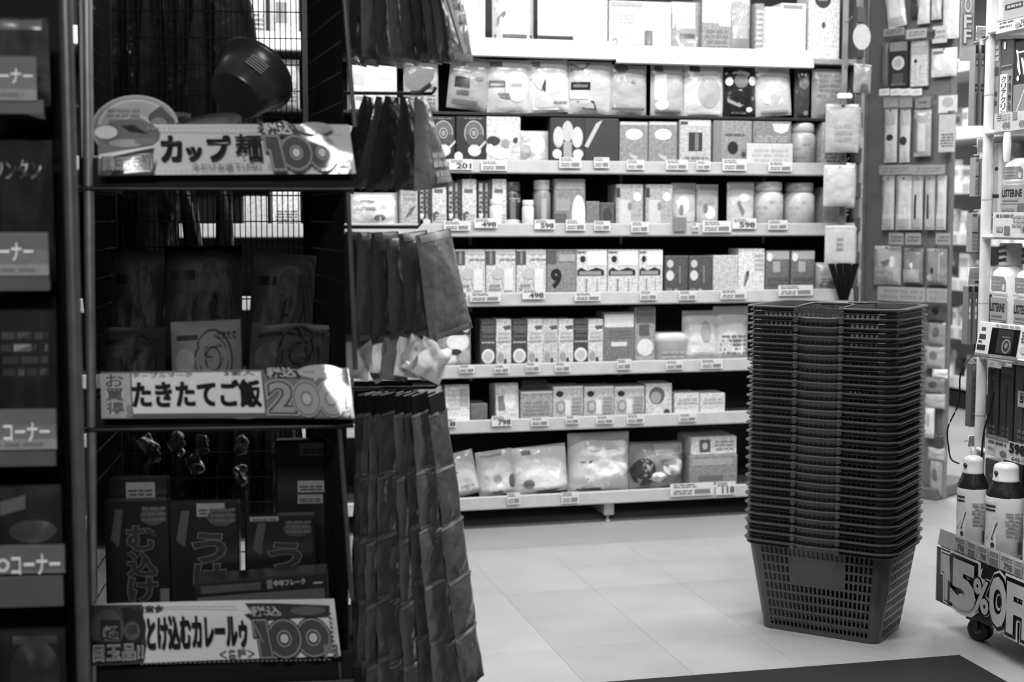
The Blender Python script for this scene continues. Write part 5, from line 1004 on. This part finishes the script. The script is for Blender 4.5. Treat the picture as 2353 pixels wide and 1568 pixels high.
for i, (x, w, yaw, gg) in enumerate(((826, .12, 60, .26), (856, .13, 60, .34), (886, .13, 60, .25), (916, .12, 60, .3), (950, .14, 60, .27), (996, .16, 56, .36))):
    bag(x, 533 + (14 if i == 3 else 0), 782 - (0 if i < 4 else 8), w, .021, gg, yaw, '%s of six black pouches on the middle side hook' % ORD[i], 'pouches on the middle side hook', roll=-(x - 860) * .075, seed=60 + i, wr=1.6, taper=.22, b_=HB, ds=[('r', .08, .92, .92, .99, gg + .08), ('r', .1, .01, .9, .06, gg + .1)])
for i in range(7):
    x = 812 + 30 * i; r_ = random.Random(i)
    bag(x + 14, 776 + r_.randint(0, 14), 868 + r_.randint(-10, 14), .055 + .02 * r_.random(), .011, (.9, .6, .97, .45, .9, .7, .85)[i], 38, '%s of seven pale crumpled packs under the middle side hook' % ORD[i], 'pale crumpled packs', roll=r_.randint(-38, 30), seed=80 + i, wr=3, b_=HB - .012 * i, name='crumpled_pack', flat=True)
# long chains of sachets
def chain(x0, y0, x1, y1, n, w, g, label, yaw, i):
    a0, z0 = rp(x0, y0, HB - .012 * (i % 4)); a1, z1 = rp(x1, y1, HB - .012 * (i % 4)); L = z0 - z1; seg = L / n; ang_ = math.atan2(a1 - a0, L)
    t = thing('sachet_chain', label, 'pack strip', RM @ T(a0, HB - .012 * (i % 4), z0) @ Matrix.Rotation(-ang_, 4, 'Y') @ Matrix.Rotation(math.radians(yaw), 4, 'Z'), 'sachet chains on the lowest side hook')
    b = MB(); b.box(-w * .34, w * .34, -.002, .002, -.04, .0, mat(.06, 'gloss'), .001); b.obj('header_strip', t)
    for k in range(n):
        o = pouch('sachet', Matrix.Translation((0, 0, -.035 - seg * (k + 1))) @ Matrix.Rotation(math.radians(((k * 7 + i * 3) % 5 - 2) * .8), 4, 'Y'), w * (.8 + .2 * min(1, k / 2)), seg * 1.0, .0095 + .0021 * k, g, [('r', .0, .0, 1, .05, g + .14), ('r', .0, .95, 1, 1, g + .1)], i * 9 + k, False, 1.4, 'film', parent=t)
ends = ((842, 836), (856, 848), (872, 868), (890, 896), (908, 926), (926, 958), (945, 990), (963, 1020), (981, 1048), (1000, 1082))
for i, (xa, xb) in enumerate(ends):
    chain(xa, 904, xb, 1540 + 12 * (i % 3) + (60 if i < 6 else 0), 5, .1, .32 + .04 * (i % 3), '%s of ten long dark sachet chains on the lowest side hook' % ORD[i], 62, i)

# dark pouches hung on the back of the rack
for y in (-34, 426, 936):
    z = rp(400, y, BD + .075)[1]; b = MB(); b.tube([(-.04, BD + .075, z), (ar + .02, BD + .075, z)], .003, mat(.1, 'metal'), 8)
    for a in (-.03, ar + .008): b.tube([(a, BD, z), (a, BD + .075, z)], .003, mat(.1, 'metal'), 6)
    b.obj('back_hook_rail', rk)
n = 0
for row, (y0, y1, xl) in enumerate(((-30, 300, (232, 268, 306, 344, 384, 424, 462, 500, 540)), (430, 730, (228, 262, 298, 334, 372, 436, 520)), (940, 1230, (250, 300, 350, 400, 450, 500, 550, 600, 650)))):
    for i, x in enumerate(xl):
        bag(x, y0, y1, .05 if row == 1 and i > 4 else .12, .016, .12, 42, '%s dark pouch behind the %s of the rack back mesh' % (ORD[i], ('top', 'middle', 'foot')[row]), 'pouches behind the rack', roll=((i * 7) % 5 - 2) * 3, seed=100 + n, b_=BD + .075, wr=2.0, taper=.2, flat=True); n += 1
for i, (x, y) in enumerate(((328, 1004), (352, 1020), (394, 1010), (410, 990), (438, 1048), (466, 1000), (545, 1072), (560, 1000))):
    bag(x, y, y + 46, .03, .014, .6, 30 + 20 * (i % 4), '%s of eight small foil packs glinting over the roux cartons' % ORD[i], 'small foil packs', roll=(i * 37) % 70 - 35, seed=140 + i, wr=4, b_=BD - .04, kind='film', name='foil_pack')

# ---------------------------------------------------------------- dark rack at the left edge
LO = RT * ((168 - CX) / FPX * 2.2) + CF * 2.2; LO.z = 0
LM = Matrix(((RU.x, RW.x, 0, LO.x), (RU.y, RW.y, 0, LO.y), (0, 0, 1, 0), (0, 0, 0, 1)))
def lp(x, y, b=0.0):
    q = on_p(x, y, LO + RW * b, RW); return ((q - LO).dot(RU), q.z)
lr = thing('dark_rack', 'dark rack with a round post at the left edge of the picture', 'rack', LM)
b = MB(); b.tube([(0, 0, 0), (0, 0, 1.75)], .0105, mat(.38, 'metal'), 14); b.obj('post', lr)
b = MB(); b.tube([(-.5, 0, 0), (-.5, 0, 1.75)], .0105, mat(.38, 'metal'), 14); b.obj('post', lr)
b = MB(); b.box(-.52, lp(184, 800, .19)[0], .19, .2, 0, 1.75, mat(.06, 'dark')); b.obj('back_panel', lr)
LT = ((82, 130, 230, 263, 104), (110, 534, 634, 668, 118), (128, 940, 1036, 1070, 132), (148, 1252, 1322, 1392, 149))
TXT = ((-28, 75, 158, 192), (-26, 76, 558, 600), (8, 113, 972, 1016), (26, 138, 1274, 1326))
WHR = ('topmost', 'second', 'third', 'lowest')
for k, ((xr, y0, y1, y2, xr2), (ta, tb, tc, td)) in enumerate(zip(LT, TXT)):
    z1, z2 = lp(60, y1)[1], lp(60, y2)[1]
    b = MB(); b.box(-.5, lp(xr2, y2, .12)[0], -.004, .12, z2, z2 + .008, mat(.2, 'gloss')); b.box(-.5, lp(xr2, y2)[0], -.01, -.005, z2, z1, mat(.33, 'gloss'), .001); b.obj('tray', lr)
    p, q = lp(-90, y1, -.014), lp(xr, y0, -.014); w, h = q[0] - p[0], q[1] - p[1]
    b = MB(); b.box(0, w, 0, .003, 0, h, mat(.42, 'paper')); ux = lambda x: (x + 90) / (xr + 90); vy = lambda y: (y1 - y) / (y1 - y0)
    b.decals(lambda u, v, o: (w * u, -o, h * v), [('r', 0, .62, 1, 1, .36), ('r', 0, 0, 1, .26, .54), ('t', 'コーナー', ux(ta), vy(td), ux(tb), vy(tc), .2, .05), ('t', 'コーナー', ux(ta), vy(td), ux(tb), vy(tc), .92, .02), ('l', ux(-60), .06, ux(xr - 30), .2, .42, 1)] if k < 3 else
             [('r', 0, .0, 1, 1, .36), ('r', 0, .0, 1, .1, .44), ('e', ux(6), vy(1300), 16 / 238, .24, .85), ('e', ux(6), vy(1300), 9 / 238, .14, .42), ('t', 'コーナー', ux(ta), vy(td), ux(tb), vy(tc), .15, .05), ('t', 'コーナー', ux(ta), vy(td), ux(tb), vy(tc), .9, .025)])
    tag(b.obj('corner_sign', None, LM @ T(p[0], -.014, p[1])), 'grey shelf sign reading corner on the dark left rack, %s one' % WHR[k], 'sign', 'shelf signs on the dark left rack')
def lbag(x0, x1, y0, y1, g, label, b_=.07, ds=(), t=.045, seed=0, wr=1.5):
    p, q = lp(x0, y1, b_), lp(x1, y0, b_); tag(pouch('dark_pack', LM @ T((p[0] + q[0]) / 2, b_, p[1] + .012), q[0] - p[0], q[1] - p[1], t, g * .7, ds, seed, True, wr, 'dark'), label, 'pack', 'packs on the dark left rack')
lbag(-20, 112, 60, 262, .3, 'dark pack with a shiny top behind the topmost left sign', seed=201, wr=2.5, ds=[('r', .1, .86, .9, .97, .4)])
lbag(-20, 120, 340, 666, .13, 'black pack behind the second left sign', seed=202, ds=[('t', 'ワンタン', .1, .72, .85, .86, .24, .02)])
lbag(-20, 128, 700, 1068, .14, 'black pack behind the third left sign', seed=203, ds=[('l', .2, .5, .9, .8, .2, 4)])
lbag(-10, 140, 1130, 1390, .17, 'black pack with a pale sticker behind the lowest left sign', seed=204, ds=[('p', [(.12, .86), (.5, .92), (.5, .8), (.12, .74)], .34), ('e', .6, .6, .35, .1, .24)])
zz = lp(60, 1760)[1]
b = MB(); b.box(-.5, -.05, -.004, .12, zz, zz + .01, mat(.1, 'gloss')); b.obj('tray', lr)
p, q = lp(-10, 1755, .1), lp(150, 1440, .1); tag(pouch('dark_pack', LM @ T((p[0] + q[0]) / 2, .1, zz + .011), q[0] - p[0], q[1] - zz - .011, .06, .1, [('e', .6, .6, .35, .3, .15), ('r', .3, .86, .9, .93, .16)], 205, True, 1.5, 'dark'), 'black pack under the lowest left sign at the bottom corner', 'pack', 'packs on the dark left rack')
